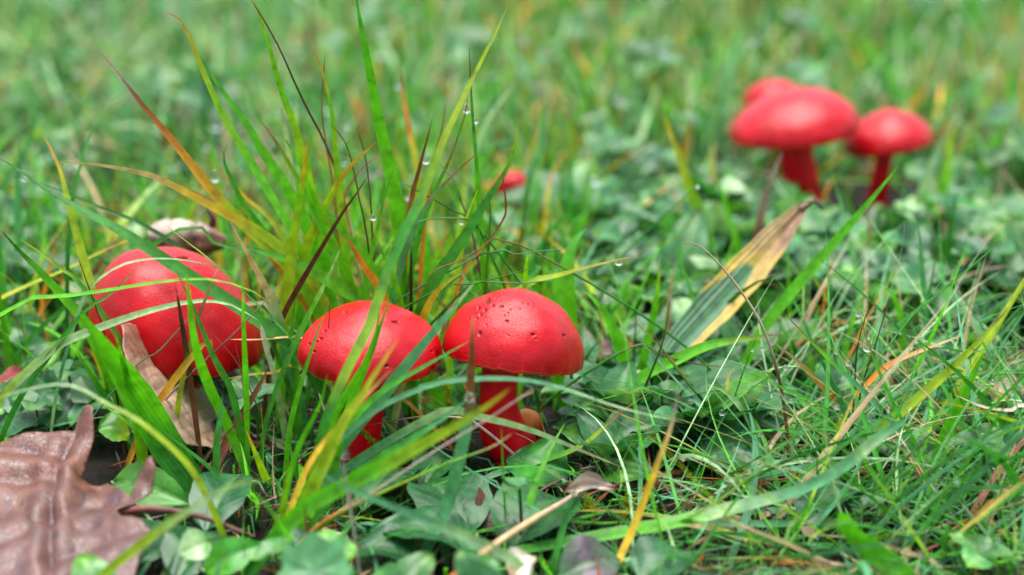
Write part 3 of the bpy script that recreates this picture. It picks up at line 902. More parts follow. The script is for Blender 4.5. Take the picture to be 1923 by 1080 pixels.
straw('brown straw arching from the middle stem towards the curved stem', [(690, 800), (740, 790), (800, 782), (870, 786), (900, 800)], 8, 'NSTN', 0.535)
straw('pale looping straw in the sward right of the tan hooked straw', [(1790, 740), (1850, 765), (1905, 770), (1930, 760)], 12, 'TWT', 0.52, 0, 'blade')
straw('rusty thin straw standing against the button mushroom', [(1025, 730), (1015, 780), (1030, 830), (1045, 860)], 6, 'NON', 0.54)
straw('brown straw half buried before the orange button mushroom', [(965, 812), (1000, 830), (1030, 860), (1050, 890)], 7, 'OTT', None)
straw('dark straw crossing low in front of the tan leaf', [(470, 765), (430, 810), (395, 850)], 8, 'KNN', 0.52)

# ------------------------------------------------------------------ broad leaves
def leaf_geo(base, tip, width, style, arch=0.15, cup=0.2, side=(0, 0, 1), pw=(0.85, 0.75), ns=20, nt=11, wave=0.04, seed=0.0, twist=0.0, colf=None):
    base, tip = np.array(base, float), np.array(tip, float)
    L = np.linalg.norm(tip - base)
    T = (tip - base) / L
    up = np.array(side, float)
    up = unit(up - T * (up @ T))
    A = np.cross(T, up)
    s = np.linspace(0, 1, ns)
    t = np.linspace(-1, 1, nt)
    S, Tt = np.meshgrid(s, t, indexing='ij')
    prof = np.sin(np.pi * np.clip(S, 0, 1) ** pw[0]) ** pw[1]
    prof = np.maximum(prof, 0.02)
    tw = twist * S
    a_dir = A * np.cos(tw)[..., None] + up * np.sin(tw)[..., None]
    hgt = arch * L * np.sin(np.pi * S) + cup * width * 0.5 * np.abs(Tt) ** 1.4 * prof
    hgt = hgt + wave * width * np.sin(9 * S + 3 * Tt + seed) * np.abs(Tt) - 0.05 * width * np.exp(-(Tt / 0.12) ** 2)
    edge = 1 + 0.03 * np.sin(31 * S + seed) * np.abs(Tt)
    V = base + T * (S * L)[..., None] + a_dir * (Tt * prof * width / 2 * edge)[..., None] + up * hgt[..., None]
    V = V.reshape(-1, 3)
    sv, tv = S.ravel(), Tt.ravel()
    col = ramp(style, sv + 0.06 * np.sin(7 * tv + seed))
    mid = np.exp(-(tv / 0.10) ** 2)[:, None] * 0.45
    col = col * (1 - mid) + np.array([0.14, 0.26, 0.09]) * mid
    if colf is not None: col = colf(sv, tv, col)
    uv = np.stack([tv * 0.5 + 0.5, sv], 1)
    return V, grid_faces(nt, ns), col, uv

PAL['q'] = np.array((0.020, 0.095, 0.032))      # deep bluish leaf green
PAL['m'] = np.array((0.040, 0.150, 0.050))      # mid bluish leaf green
PAL['n'] = np.array((0.070, 0.240, 0.022))      # fresh leaf green
PAL['v'] = np.array((0.100, 0.060, 0.090))      # purple blotch

def broad_plant(label, leaves, name='broadleaf_plant', group='broad-leaved plants among the grass'):
    root_p = np.mean([np.array(grd(l[0][0], l[0][1])) for l in leaves], 0)
    root = empty(name, root_p, label, 'plant', group)
    out = []
    for k, l in enumerate(leaves):
        (bx, by), (tx, ty), zb, zt, wmm, style = l[:6]
        opt = l[6] if len(l) > 6 else {}
        b, t = grd(bx, by, zb), grd(tx, ty, zt)
        V, F, c, uv = leaf_geo(b, t, wmm / 1000, style, seed=bx * 0.37 + k, **opt)
        V[:, 2] = np.maximum(V[:, 2], 0.0015)
        o = link('leaf', mesh_np('leaf', V, F, M_LEAF, c, uv, origin=root_p), root)
        # leaf stalk down to the crown of the plant
        e = root_p + np.array([0, 0, -0.002])
        m_ = (np.array(b) + e) / 2 + np.array([0, 0, 0.002])
        Vs, Fs, _ = tube([e, m_, np.array(b)], [0.0007, 0.0006, 0.0005], 6, 8, 0)
        link('stalk', mesh_np('stalk', Vs, Fs, M_LEAF, np.repeat(PAL['p'][None] * 0.6, len(Vs), 0), np.zeros((len(Vs), 2)), origin=root_p), root)
        out.append(o)
    return root, out

up_cam = (0, -0.45, 0.9)
_, LV1 = broad_plant('rounded grey-green leaves wet with dew behind the oak leaf', [
    ((-20, 790), (122, 768), 0.006, 0.010, 24, 'qmm', dict(side=(0, -0.5, 0.85), pw=(0.7, 0.5))),
    ((70, 790), (182, 722), 0.003, 0.008, 20, 'dqq', dict(side=(0.1, -0.6, 0.8), pw=(0.7, 0.5))),
    ((110, 780), (145, 690), 0.002, 0.010, 16, 'qqd', dict(pw=(0.7, 0.5)))])
broad_plant('two rounded pale leaves beside the left foot of the largest cap', [
    ((95, 640), (0, 610), 0.012, 0.018, 13, 'mmn', dict(side=(0, -0.8, 0.6))),
    ((40, 560), (-40, 500), 0.010, 0.016, 20, 'mqm', dict(side=(0, -0.4, 0.9))),
    ((30, 720), (120, 640), 0.006, 0.016, 8, 'nbb', dict(side=(0.3, -0.7, 0.6)))])
broad_plant('small twin leaflets of bright green beside the oak leaf stalk', [
    ((245, 812), (183, 806), 0.012, 0.014, 13, 'ynn', dict(side=up_cam, pw=(0.75, 0.5))),
    ((245, 812), (285, 790), 0.012, 0.014, 10, 'nnn', dict(side=up_cam, pw=(0.75, 0.5)))])
broad_plant('oval green leaves with pale midribs beside the dark oak leaf stalk', [
    ((210, 905), (362, 948), 0.007, 0.007, 13, 'nng', dict(side=(0, -0.7, 0.7))),
    ((385, 1000), (455, 890), 0.005, 0.010, 17, 'qqm', dict(side=(-0.1, -0.6, 0.8))),
    ((250, 1060), (330, 985), 0.003, 0.006, 16, 'dqd', dict(side=up_cam)),
    ((330, 1090), (410, 1000), 0.003, 0.006, 18, 'qdq', dict(side=up_cam)),
    ((395, 1015), (335, 1040), 0.016, 0.014, 9, 'npp', dict(side=(0, -0.8, 0.6))),
    ((385, 1075), (492, 1022), 0.006, 0.012, 10, 'bgg', dict(side=(0.4, -0.5, 0.8)))])
broad_plant('dark broad leaves lying flat in the hollow below the curved stem', [
    ((880, 1010), (800, 905), 0.002, 0.004, 24, 'dqd'),
    ((960, 1030), (1060, 935), 0.003, 0.005, 26, 'qdq'),
    ((900, 1040), (690, 1000), 0.002, 0.006, 22, 'dqd'),
    ((1065, 905), (950, 862), 0.003, 0.007, 20, 'qgq', dict(side=(0.1, -0.4, 0.9))),
    ((850, 860), (790, 930), 0.003, 0.003, 15, 'ddq'),
    ((760, 880), (680, 960), 0.003, 0.004, 20, 'dqd'),
    ((800, 1060), (640, 1040), 0.003, 0.005, 20, 'qqd')])
broad_plant('rounded bluish leaves right of the orange button mushroom', [
    ((1110, 850), (1045, 795), 0.004, 0.012, 13, 'qmm', dict(side=(0.2, -0.7, 0.6))),
    ((1130, 840), (1260, 800), 0.005, 0.010, 19, 'mmm', dict(side=(0, -0.4, 0.9))),
    ((1140, 880), (1222, 895), 0.006, 0.008, 14, 'nng', dict(side=(0, -0.6, 0.8), pw=(0.7, 0.5))),
    ((1190, 790), (1130, 700), 0.005, 0.016, 19, 'qqm', dict(side=(0.1, -0.7, 0.6), pw=(0.7, 0.5))),
    ((1150, 800), (1075, 765), 0.006, 0.010, 10, 'ngq', dict(side=(0, -0.2, 1), cup=0.7)),
    ((1085, 760), (1180, 690), 0.003, 0.007, 14, 'dqd'),
    ((1050, 800), (1085, 835), 0.010, 0.010, 9, 'nnn', dict(side=(0.2, -0.7, 0.6)))])
broad_plant('long bluish leaves lying under the fine sward', [
    ((1240, 760), (1500, 750), 0.006, 0.012, 20, 'qmmq', dict(side=(0, -0.4, 0.9))),
    ((1290, 850), (1430, 880), 0.004, 0.006, 24, 'mmq', dict(side=(0, -0.3, 0.95))),
    ((1300, 800), (1480, 815), 0.004, 0.005, 18, 'qmq'),
    ((1620, 920), (1500, 990), 0.003, 0.005, 20, 'qmq'),
    ((1560, 820), (1690, 870), 0.003, 0.006, 22, 'mqm')])
broad_plant('purple-spotted oval leaf lying at the foot of the sward', [
    ((1050, 1085), (1165, 1050), 0.006, 0.008, 16, 'mvm', dict(side=(0, -0.5, 0.85))),
    ((1200, 1090), (1300, 1040), 0.004, 0.006, 20, 'mqm')])
broad_plant('small blurred clover-like leaves low before the hollow', [
    ((890, 1085), (865, 1030), 0.020, 0.026, 7, 'mmn', dict(side=(0, -0.8, 0.6), pw=(0.6, 0.5))),
    ((895, 1085), (930, 1045), 0.020, 0.024, 8, 'mnm', dict(side=(0, -0.8, 0.6), pw=(0.6, 0.5))),
    ((880, 1100), (950, 1085), 0.020, 0.022, 9, 'mmm', dict(side=(0, -0.8, 0.6), pw=(0.6, 0.5)))])
broad_plant('large heart-shaped pale leaf and translucent green leaf before the trio', [
    ((1350, 490), (1345, 375), 0.004, 0.035, 20, 'mmp', dict(side=(-0.1, -0.85, 0.5), pw=(0.7, 0.6))),
    ((1265, 500), (1270, 395), 0.006, 0.030, 20, 'nbn', dict(side=(0, -0.9, 0.3), pw=(0.8, 0.4))),
    ((1130, 480), (1250, 440), 0.012, 0.022, 26, 'mmm', dict(side=(0, -0.5, 0.85))),
    ((1200, 590), (1140, 555), 0.010, 0.018, 16, 'gbg', dict(side=(0, -0.8, 0.5)))])

# scalloped leaf at the bottom edge (lobed outline)
def lobed_leaf(label):
    c = grd(592, 1074, 0.022)
    root = empty('scalloped_leaf_plant', grd(600, 1090), label, 'plant')
    n = 72
    th = np.linspace(0, 2 * np.pi, n, endpoint=False)
    rad = 0.0088 * (1 + 0.07 * np.cos(7 * th + 0.6) + 0.03 * np.cos(3 * th + 1.0) + 0.02 * np.cos(15 * th)) * (1 - 0.45 * np.exp(-((np.angle(np.exp(1j * (th + np.pi / 2)))) / 0.35) ** 2))
    U_, W_ = np.array([1.0, 0, 0]), unit(np.array([0, 0.75, 0.66]))
    Nn = np.cross(U_, W_)
    V, col, uv = [], [], []
    for j in range(7):
        f = j / 6
        for i in range(n):
            p = np.array(c) + (U_ * math.cos(th[i]) + W_ * math.sin(th[i])) * rad[i] * f + Nn * (0.002 * f * f + 0.0005 * f * math.cos(7 * th[i] + 0.6))
            V.append(p); col.append(PAL['m'] * (1.0 + 0.5 * f) + np.array((0.02, 0.03, 0.02))); uv.append((0.5 + 0.5 * f * math.cos(th[i]), 0.5 + 0.5 * f * math.sin(th[i])))
    b = np.array(root.location)
    link('leaf', mesh_np('leaf', V, grid_faces(n, 7, True), M_LEAF, np.array(col), np.array(uv), origin=b), root)
    Vs, Fs, _ = tube([b, (b + np.array(c)) / 2 + np.array([0.002, 0, 0]), np.array(c)], [0.0007] * 3, 6, 8, 0)
    link('stalk', mesh_np('stalk', Vs, Fs, M_LEAF, np.repeat(PAL['n'][None], len(Vs), 0), np.zeros((len(Vs), 2)), origin=b), root)
lobed_leaf('single scalloped blue-green leaf at the foot of the orange-streaked tuft')

# micro droplets on the dewy leaf
def ico(sub=1):
    import bmesh
    bm = bmesh.new()
    bmesh.ops.create_icosphere(bm, subdivisions=sub, radius=1)
    V = np.array([v.co[:] for v in bm.verts]); F = np.array([[v.index for v in f.verts] for f in bm.faces])
    bm.free()
    return V, F
IV, IF = ico(2)
def droplets_on(leaf_obj, n, rmin, rmax, keep):
    me = leaf_obj.data
    co = np.array([v.co[:] for v in me.vertices]); nn = np.array([v.normal[:] for v in me.vertices])
    sel = [i for i in range(len(co)) if keep(co[i] + np.array(leaf_obj.parent.location))]
    V, F = [], []
    for k in range(n):
        i = random.choice(sel)
        r = random.uniform(rmin, rmax) * random.uniform(0.5, 1)
        jit = rng.normal(0, 0.0007, 3); nrm = nn[i] if nn[i][2] > 0 else -nn[i]
        jit -= nrm * (jit @ nrm)
        V.append(IV * r + co[i] + jit + nrm * r * 0.3); F.append(IF + len(V[0]) * k)
    o = link('dew_film', mesh_np('dew_film', np.vstack(V), np.vstack(F), M_WATER), leaf_obj)
    o['kind'] = 'stuff'
droplets_on(LV1[0], 1100, 0.0001, 0.00024, lambda p: True)

# ------------------------------------------------------------------ fallen leaves cut to their outline
def poly_leaf(outline, plane, step, mat, colfun, dispfun):
    """outline and veins are laid out on the leaf's own tilted plane"""
    p0, e1, e2 = plane
    nrm = unit(np.cross(e1, e2))
    if nrm[2] < 0: nrm = -nrm
    def on(px, py):
        d = np.array(ray(px, py)); o = np.array([0, 0, CAM_H])
        return o + d * (((p0 - o) @ nrm) / (d @ nrm))
    O = np.array(outline, float)
    B_ = []
    for i in range(len(O)):
        a, b = O[i], O[(i + 1) % len(O)]
        m = max(1, int(np.linalg.norm(b - a) / step))
        for k in range(m): B_.append(a + (b - a) * k / m + rng.normal(0, 0.25, 2))
    nb = len(B_)
    x0, y0 = O.min(0); x1, y1 = O.max(0)
    pts = list(B_)
    for gy_ in np.arange(y0, y1, step):
        for gx_ in np.arange(x0, x1, step):
            pts.append(np.array([gx_, gy_]) + rng.uniform(-0.25, 0.25, 2) * step)
    res = delaunay_2d_cdt([Vector(p) for p in pts], [(i, (i + 1) % nb) for i in range(nb)], [list(range(nb))], 1, 1e-5)
    V2 = np.array([v[:] for v in res[0]]); F = np.array([f[:] for f in res[2] if len(f) == 3])
    V = np.array([on(*p) for p in V2])
    V = V + nrm * dispfun(V2)[:, None]
    return V, F, colfun(V2), V2

def seg_dist(P, line):
    best = np.full(len(P), 1e9)
    for a, b in zip(line[:-1], line[1:]):
        a, b = np.array(a, float), np.array(b, float)
        t = np.clip(((P - a) @ (b - a)) / ((b - a) @ (b - a)), 0, 1)
        best = np.minimum(best, np.linalg.norm(P - (a + t[:, None] * (b - a)), axis=1))
    return best

def nz2(P, s, seed=0.0):
    return np.array([noise.noise(Vector((p[0] * s, p[1] * s, seed))) for p in P])

def gauss(P, c, s):
    return np.exp(-(((P - np.array(c)) / s) ** 2).sum(1))

# the oak leaf
OAK = [(165, 786), (182, 796), (178, 830), (160, 868), (150, 893), (165, 898), (200, 892), (222, 915), (244, 936), (266, 906), (290, 887), (298, 904), (288, 930), (264, 948), (220, 968),
       (232, 985), (268, 992), (285, 1006), (278, 1030), (262, 1062), (250, 1095), (225, 1130), (180, 1160), (120, 1175), (90, 1200), (60, 1175), (-10, 1160), (-90, 1120), (-130, 1060), (-100, 1010),
       (-150, 970), (-140, 900), (-70, 880), (-40, 845), (0, 836), (50, 824), (98, 817), (140, 812), (150, 795)]
VEINS = [[(162, 790), (140, 822), (108, 880), (97, 970), (95, 1080), (92, 1200)], [(97, 970), (50, 1005), (-20, 1035), (-110, 1050)], [(104, 900), (40, 905), (-60, 900)],
         [(97, 985), (160, 950), (245, 944)], [(95, 1060), (180, 1030), (280, 1008)], [(118, 862), (60, 850), (0, 848)], [(93, 1120), (20, 1130), (-50, 1120)]]
def oak_disp(P):
    d = np.zeros(len(P))
    for k, v in enumerate(VEINS):
        q = seg_dist(P, v)
        d += (-0.0010 if k == 0 else -0.0006) * np.exp(-(q / 9) ** 2) + 0.0009 * np.exp(-((q - 26) / 16) ** 2)
    d += 0.0055 * gauss(P, (175, 790), 30) + 0.006 * gauss(P, (292, 897), 26) - 0.004 * gauss(P, (185, 905), 40) + 0.003 * gauss(P, (265, 1000), 50)
    d += 0.0022 * nz2(P, 0.010, 3.0) + 0.0002 * nz2(P, 0.05, 9.0)
    return d
def oak_col(P):
    f = np.clip((P[:, 1] - 860) / 180, 0, 1)[:, None]
    c = np.array((0.120, 0.042, 0.022)) * (1 - f) + np.array((0.105, 0.046, 0.036)) * f  # brown above; mauve sheen of the lower part is mixed into the colour
    n1 = nz2(P, 0.02, 1.0)[:, None]; n2 = nz2(P, 0.06, 6.0)[:, None]
    c = c * (1 + 0.30 * n1 + 0.18 * n2)
    blot = np.clip(nz2(P, 0.035, 12.0) - 0.25, 0, 1)[:, None] * 2.2
    c = c * (1 - np.clip(blot, 0, 0.75)) + np.array((0.055, 0.025, 0.03)) * np.clip(blot, 0, 0.75)
    for k, v in enumerate(VEINS):
        q = seg_dist(P, v)
        g = (np.exp(-(q / (5.0 if k == 0 else 3.2)) ** 2) * (0.75 if k == 0 else 0.5))[:, None]
        c = c * (1 - g) + np.array((0.075, 0.034, 0.034)) * g
    return c.clip(0.01, 1)
p0, pa, pb = np.array(grd(0, 840, 0.024)), np.array(grd(290, 900, 0.021)), np.array(grd(100, 1080, 0.009))
V, F, c, V2 = poly_leaf(OAK, (p0, pa - p0, pb - p0), 5.0, M_DRY, oak_col, oak_disp)
V[:, 2] = np.maximum(V[:, 2], 0.002)
ob = np.array(grd(90, 1060))
root = empty('fallen_oak_leaf', ob, 'large reddish-brown lobed oak leaf with curled tips lying on the grass', 'leaf')
o = link('leaf_blade', mesh_np('leaf_blade', V, F, M_DRY, c, np.stack([np.full(len(V), 0.5), np.zeros(len(V))], 1), origin=ob), root)
md = o.modifiers.new('thickness', 'SOLIDIFY'); md.thickness = 0.00035; md.offset = -1
Vs, Fs, vs = tube([np.array(grd(150, 985, 0.0135)), np.array(grd(240, 960, 0.0165)), np.array(grd(300, 957, 0.017)), np.array(grd(383, 972, 0.014)), np.array(grd(475, 1008, 0.008))], [0.0014, 0.0013, 0.0011, 0.0008, 0.0006], 8, 24, 0.05)
link('stalk', mesh_np('stalk', Vs, Fs, M_HUSK, ramp('RNN', vs) * 0.6, origin=ob), root)

# the tan leaf leaning on the large cap
TAN = [(217, 618), (232, 613), (252, 622), (275, 650), (298, 682), (322, 702), (350, 712), (385, 735), (415, 775), (440, 800), (462, 820), (455, 848), (425, 858), (390, 838), (350, 835), (322, 800), (290, 770), (262, 735), (238, 690), (222, 655)]
TV = [[(228, 616), (262, 690), (320, 765), (390, 825), (440, 850)]]
for k in range(9):
    f = k / 9
    TV.append([(250 + 150 * f, 672 + 160 * f), (290 + 150 * f, 668 + 140 * f)])
    TV.append([(250 + 150 * f, 672 + 160 * f), (238 + 130 * f, 690 + 150 * f)])
def tan_disp(P):
    d = 0.0012 * nz2(P, 0.02, 4.0)
    for v in TV:
        d += -0.00010 * np.exp(-(seg_dist(P, v) / 4) ** 2)
    return d + 0.002 * gauss(P, (230, 630), 40)
def tan_col(P):
    f = np.clip((P[:, 1] - 640) / 90, 0, 1)[:, None]
    c = np.array((0.250, 0.125, 0.075)) * (1 - f) + np.array((0.430, 0.300, 0.200)) * f
    c = c * (1 + 0.4 * nz2(P, 0.03, 2.0)[:, None] + 0.2 * nz2(P, 0.12, 2.0)[:, None])
    for v in TV:
        g = (np.exp(-(seg_dist(P, v) / 2.2) ** 2) * 0.5)[:, None]
        c = c * (1 - g) + np.array((0.20, 0.11, 0.07)) * g
    return c.clip(0.01, 1)
p0, pa, pb = np.array(at(228, 615, 0.553)), np.array(grd(330, 705, 0.020)), np.array(grd(400, 850, 0.003))
V, F, c, V2 = poly_leaf(TAN, (p0, pa - p0, pb - p0), 4.0, M_DRY, tan_col, tan_disp)
V[:, 2] = np.maximum(V[:, 2], 0.001)
ob = np.array(grd(390, 845))
root = empty('fallen_tan_leaf', ob, 'pale tan dry leaf propped against the largest red cap', 'leaf')
o = link('leaf_blade', mesh_np('leaf_blade', V, F, M_DRY, c, np.stack([np.full(len(V), 0.5), np.zeros(len(V))], 1), origin=ob), root)
md = o.modifiers.new('thickness', 'SOLIDIFY'); md.thickness = 0.0003; md.offset = -1

# the yellowing plantain leaf
def pl_col(s, t, c):
    n = np.array([noise.noise(Vector((a * 6, b * 2.5, 1.0))) for a, b in zip(s, t)])
    n2 = np.array([noise.noise(Vector((a * 22, b * 8, 4.0))) for a, b in zip(s, t)])
    green = np.array((0.060, 0.170, 0.075)) * np.ones((len(s), 1))
    yel = np.array((0.480, 0.330, 0.045)) * np.ones((len(s), 1))
    tanc = np.array((0.400, 0.255, 0.110)) * np.ones((len(s), 1))
    brn = np.array((0.230, 0.110, 0.085)) * np.ones((len(s), 1))
    lim = 0.64 - np.clip(np.abs(t + 0.15) - 0.25, 0, 2) * 0.45 + 0.05 * n           # how far up the green reaches: less towards the margins
    lim = np.where(t > 0.42, lim - (t - 0.42) * 2.2, lim)
    k1 = np.clip((s - lim) / 0.025, 0, 1)[:, None]
    k2 = np.clip((s - 0.60 + 0.15 * n) / 0.2, 0, 1)[:, None]
    k3 = np.clip((s - 0.78 + 0.25 * n + 0.15 * t) / 0.2 + 0.8 * n2 * (s > 0.5), 0, 1)[:, None]
    c = green * (1 - k1) + yel * k1
    c = c * (1 - k2 * k1) + tanc * k2 * k1
    return c * (1 - 0.85 * k3 * k1) + brn * 0.85 * k3 * k1
def plantain():
    b = np.array(at(1235, 690, 0.600)); t = np.array(at(1512, 384, 0.635))
    base = np.array(grd(1222, 705)); 
    root = empty('plantain_leaf', (b[0], b[1], 0), 'upright plantain leaf, green below and yellow-brown above, right of the pitted cap', 'leaf')
    V, F, c, uv = leaf_geo(b, t, 76 * depth_px(0.61), 'gY', arch=-0.04, cup=0.28, side=(-0.35, -0.85, 0.45), pw=(0.92, 0.5), ns=60, nt=31, wave=0.02, seed=2.0, colf=pl_col)
    o_ = np.array(root.location)
    lf = link('leaf_blade', mesh_np('leaf_blade', V, F, M_PLANTAIN, c, uv, origin=o_), root)
    Vs, Fs, vs = tube([t - (t - b) * 0.03, t + np.array([0.003, 0, 0.001]), t + np.array([0.0065, 0.001, -0.002])], [0.0014, 0.0008, 0.0005], 8, 12, 0.1)
    link('withered_tip', mesh_np('withered_tip', Vs, Fs, M_HUSK, np.repeat(PAL['N'][None] * 0.6, len(Vs), 0), origin=o_), root)
    Vs, Fs, vs = tube([o_ + np.array([0.001, 0, -0.003]), (o_ + b) / 2, b + (t - b) * 0.04], [0.0016, 0.0016, 0.0014], 8, 12, 0.05)
    link('stalk', mesh_np('stalk', Vs, Fs, M_PLANTAIN, ramp('pgg', vs), np.zeros((len(Vs), 2)), origin=o_), root)
plantain()

# curled dry leaf scrap with its stalk, behind the large cap
def husk():
    Yh = 0.645
    mpp = depth_px(Yh)
    c = np.array(at(352, 442, Yh))
    root = empty('curled_dry_leaf', (c[0], c[1], 0), 'rolled-up grey-brown dry leaf with a stub of stalk, behind the largest cap', 'leaf')
    o_ = np.array(root.location)
    nu, nv = 90, 60
    th = np.linspace(0, 2 * np.pi, nu, endpoint=False); s = np.linspace(0.03, 0.97, nv)
    S, TH = np.meshgrid(s, th, indexing='ij')
    rad = np.sin(np.pi * S ** 0.85) ** 0.55
    groove = 1 - 0.16 * np.exp(-((S - 0.60) / 0.035) ** 2) - 0.10 * np.exp(-((S - 0.25 - 0.05 * np.sin(TH)) / 0.03) ** 2)
    rr = 33 * mpp * rad * groove * (1 + 0.05 * np.sin(5 * TH + 4 * S))
    X = (S - 0.5) * 150 * mpp
    V = np.stack([X, np.cos(TH) * rr, np.sin(TH) * rr * 1.05 - 0.10 * X], -1).reshape(-1, 3)
    V = V + noise3(V, 260)[:, None] * 0.0006 + c - np.array([0, 0, 0.001])
    V = V @ np.eye(3)
    n1 = noise3(V, 180)
    f = np.clip((V[:, 2] - c[2]) / 0.004 + 0.2 - (V[:, 0] - c[0]) / 0.012, 0, 1)[:, None]
    col = np.array((0.15, 0.065, 0.036)) * (1 - f) + np.array((0.33, 0.26, 0.20)) * f
    col = col * (1 + 0.4 * n1[:, None])
    gr = (np.exp(-((S - 0.60) / 0.03) ** 2)).ravel()[:, None] * 0.7
    col = col * (1 - gr) + np.array((0.08, 0.04, 0.03)) * gr
    link('leaf_blade', mesh_np('leaf_blade', V, grid_faces(nu, nv, True), M_HUSK, col.clip(0.01, 1), origin=o_), root)
    st = [np.array(at(398, 424, Yh - 0.004)), np.array(at(399, 410, Yh - 0.005)), np.array(at(392, 396, Yh - 0.005)), np.array(at(386, 386, Yh - 0.005))]
    Vs, Fs, vs = tube(st, [7 * mpp, 6.5 * mpp, 5 * mpp, 3.5 * mpp, 0.5 * mpp], 10, 16, 0.08)
    link('stalk', mesh_np('stalk', Vs, Fs, M_HUSK, np.repeat(np.array([[0.10, 0.035, 0.028]]), len(Vs), 0), origin=o_), root)
    # dry scraps that keep it off the soil
    Vs, Fs, vs = tube([o_ + np.array([0.0, 0, -0.003]), o_ + np.array([0.002, 0, 0.012]), c], [0.0012, 0.001, 0.001], 8, 10, 0.1)
    link('stem', mesh_np('stem', Vs, Fs, M_HUSK, np.repeat(PAL['N'][None], len(Vs), 0), origin=o_), root)
husk()

# small curled brown leaf on a straw, in the hollow
def curled_scrap():
    root = empty('curled_brown_leaf', grd(1085, 940), 'small shrivelled grey-brown leaf at the end of a tan straw in the hollow', 'leaf')
    o_ = np.array(root.location)
    V, F, c, uv = leaf_geo(grd(1060, 922, 0.012), grd(1160, 918, 0.013), 0.0055, 'NSN', arch=0.12, cup=1.1, side=(0, -0.6, 0.8), wave=0.2, ns=28)
    c = ramp('NSSN', uv[:, 1]) * (0.75 + 0.5 * (np.sin(uv[:, 0] * 40) > 0))[:, None]
    link('leaf_blade', mesh_np('leaf_blade', V, F, M_DRY, c, uv, origin=o_), root)
    V, F, vv = tube([np.array(grd(845, 1090, 0.020)), np.array(grd(907, 1040, 0.018)), np.array(grd(973, 994, 0.016)), np.array(grd(1090, 924, 0.0125))], [0.0009, 0.0009, 0.001, 0.0008], 8, 30, 0.05)
    link('stalk', mesh_np('stalk', V, F, M_STRAW, ramp('OTTS', vv), np.stack([np.zeros(len(V)), vv], 1), origin=o_), root)
curled_scrap()
for lab, b, t_, zb, zt, wmm, st in [
        ('dark red-brown leaf scrap on the soil right of the pitted cap', (1110, 672), (1200, 650), 0.010, 0.014, 9, 'NKR'),
        ('pale tan dead leaf lying in the clover right of the trio', (1790, 500), (1890, 488), 0.010, 0.014, 16, 'TSN'),
        ('purple-brown leaf scrap beneath the clover before the trio', (1440, 540), (1490, 520), 0.012, 0.016, 8, 'NvN'),
        ('small pale dead leaf fragment at the foot of the hollow', (960, 1085), (1005, 1045), 0.010, 0.014, 9, 'TWT'),
        ('dark leaf scrap lying under the foot of the hollow leaves', (900, 985), (960, 960), 0.003, 0.004, 14, 'KNK'),
        ('red-brown withered leaf edge left of the dewy round leaves', (-20, 735), (70, 705), 0.012, 0.016, 7, 'NRK'),
        ('tan crumpled leaf in the sward under the looping straw', (1870, 760), (1935, 735), 0.006, 0.010, 13, 'TSO'),
        ('rusty brown leaf scrap at the foot of the middle waxcap', (610, 880), (660, 850), 0.004, 0.008, 10, 'NSN')]:
    V, F, c, uv = leaf_geo(grd(*b, zb), grd(*t_, zt), wmm / 1000, st, arch=0.12, cup=0.5, side=(0, -0.3, 0.9), wave=0.15, seed=b[0])
    c = ramp(st, uv[:, 1])
    V[:, 2] = np.maximum(V[:, 2], 0.001)
    ob = np.array(grd(*b))
    o = link('dead_leaf', mesh_np('dead_leaf', V, F, M_DRY, c, uv, origin=ob))
    o.location = ob
    tag(o, lab, 'leaf')

# ------------------------------------------------------------------ moss sprigs
def moss(label, path, n, lean=1.0):
    root = empty('moss_sprig', path[0], label, 'moss')
    o_ = np.array(root.location)
    V, F, vv = tube([np.array(p) for p in path], [0.0007, 0.0007, 0.0005, 0.0002], 6, 30, 0)
    link('stem', mesh_np('stem', V, F, M_MOSS, ramp('NOOy', vv), np.zeros((len(V), 2)), origin=o_), root)
    C = catmull(path, n)
    T = unit(np.gradient(C, axis=0))
    LV, LF, LC = [], [], []
    for i in range(n):
        for k in range(4):
            r_ = unit(rng.normal(0, 1, 3)); r_ = unit(r_ - T[i] * (r_ @ T[i]))
            d = unit(r_ + T[i] * 0.5); s_ = np.cross(T[i], r_)
            L = random.uniform(0.0022, 0.0036) * (1 - 0.5 * i / n)
            b0 = len(LV)
            LV += [C[i] + s_ * 0.0004, C[i] - s_ * 0.0004, C[i] + d * L * 0.5 - s_ * 0.0005 , C[i] + d * L * 0.5 + s_ * 0.0005, C[i] + d * L]
            LF += [(b0, b0 + 1, b0 + 2), (b0, b0 + 2, b0 + 3), (b0 + 3, b0 + 2, b0 + 4)]
            LC += [PAL['y'] * 0.8 * random.uniform(0.7, 1.2)] * 5
    o = link('leaflets', mesh_np('leaflets', LV, LF, M_MOSS, np.array(LC), np.zeros((len(LV), 2)), origin=o_), root)
    o['kind'] = 'stuff'
moss('spiky yellow-green moss shoot with orange stem at the middle stem', [grd(770, 950, 0.0), grd(752, 900, 0.006), grd(722, 850, 0.010), grd(672, 806, 0.014)], 46)
moss('short pale moss shoot beneath the shrivelled brown leaf', [grd(1115, 985, 0.0), grd(1110, 960, 0.003), grd(1104, 930, 0.006)], 26)
moss('feathery pale moss shoot right of the shrivelled brown leaf', [grd(1165, 985, 0.0), grd(1172, 955, 0.004), grd(1180, 922, 0.008)], 26)
moss('dark hanging moss shoot between the two clear stems', [grd(845, 800, 0.0), grd(842, 760, 0.008), grd(840, 730, 0.012)], 24)

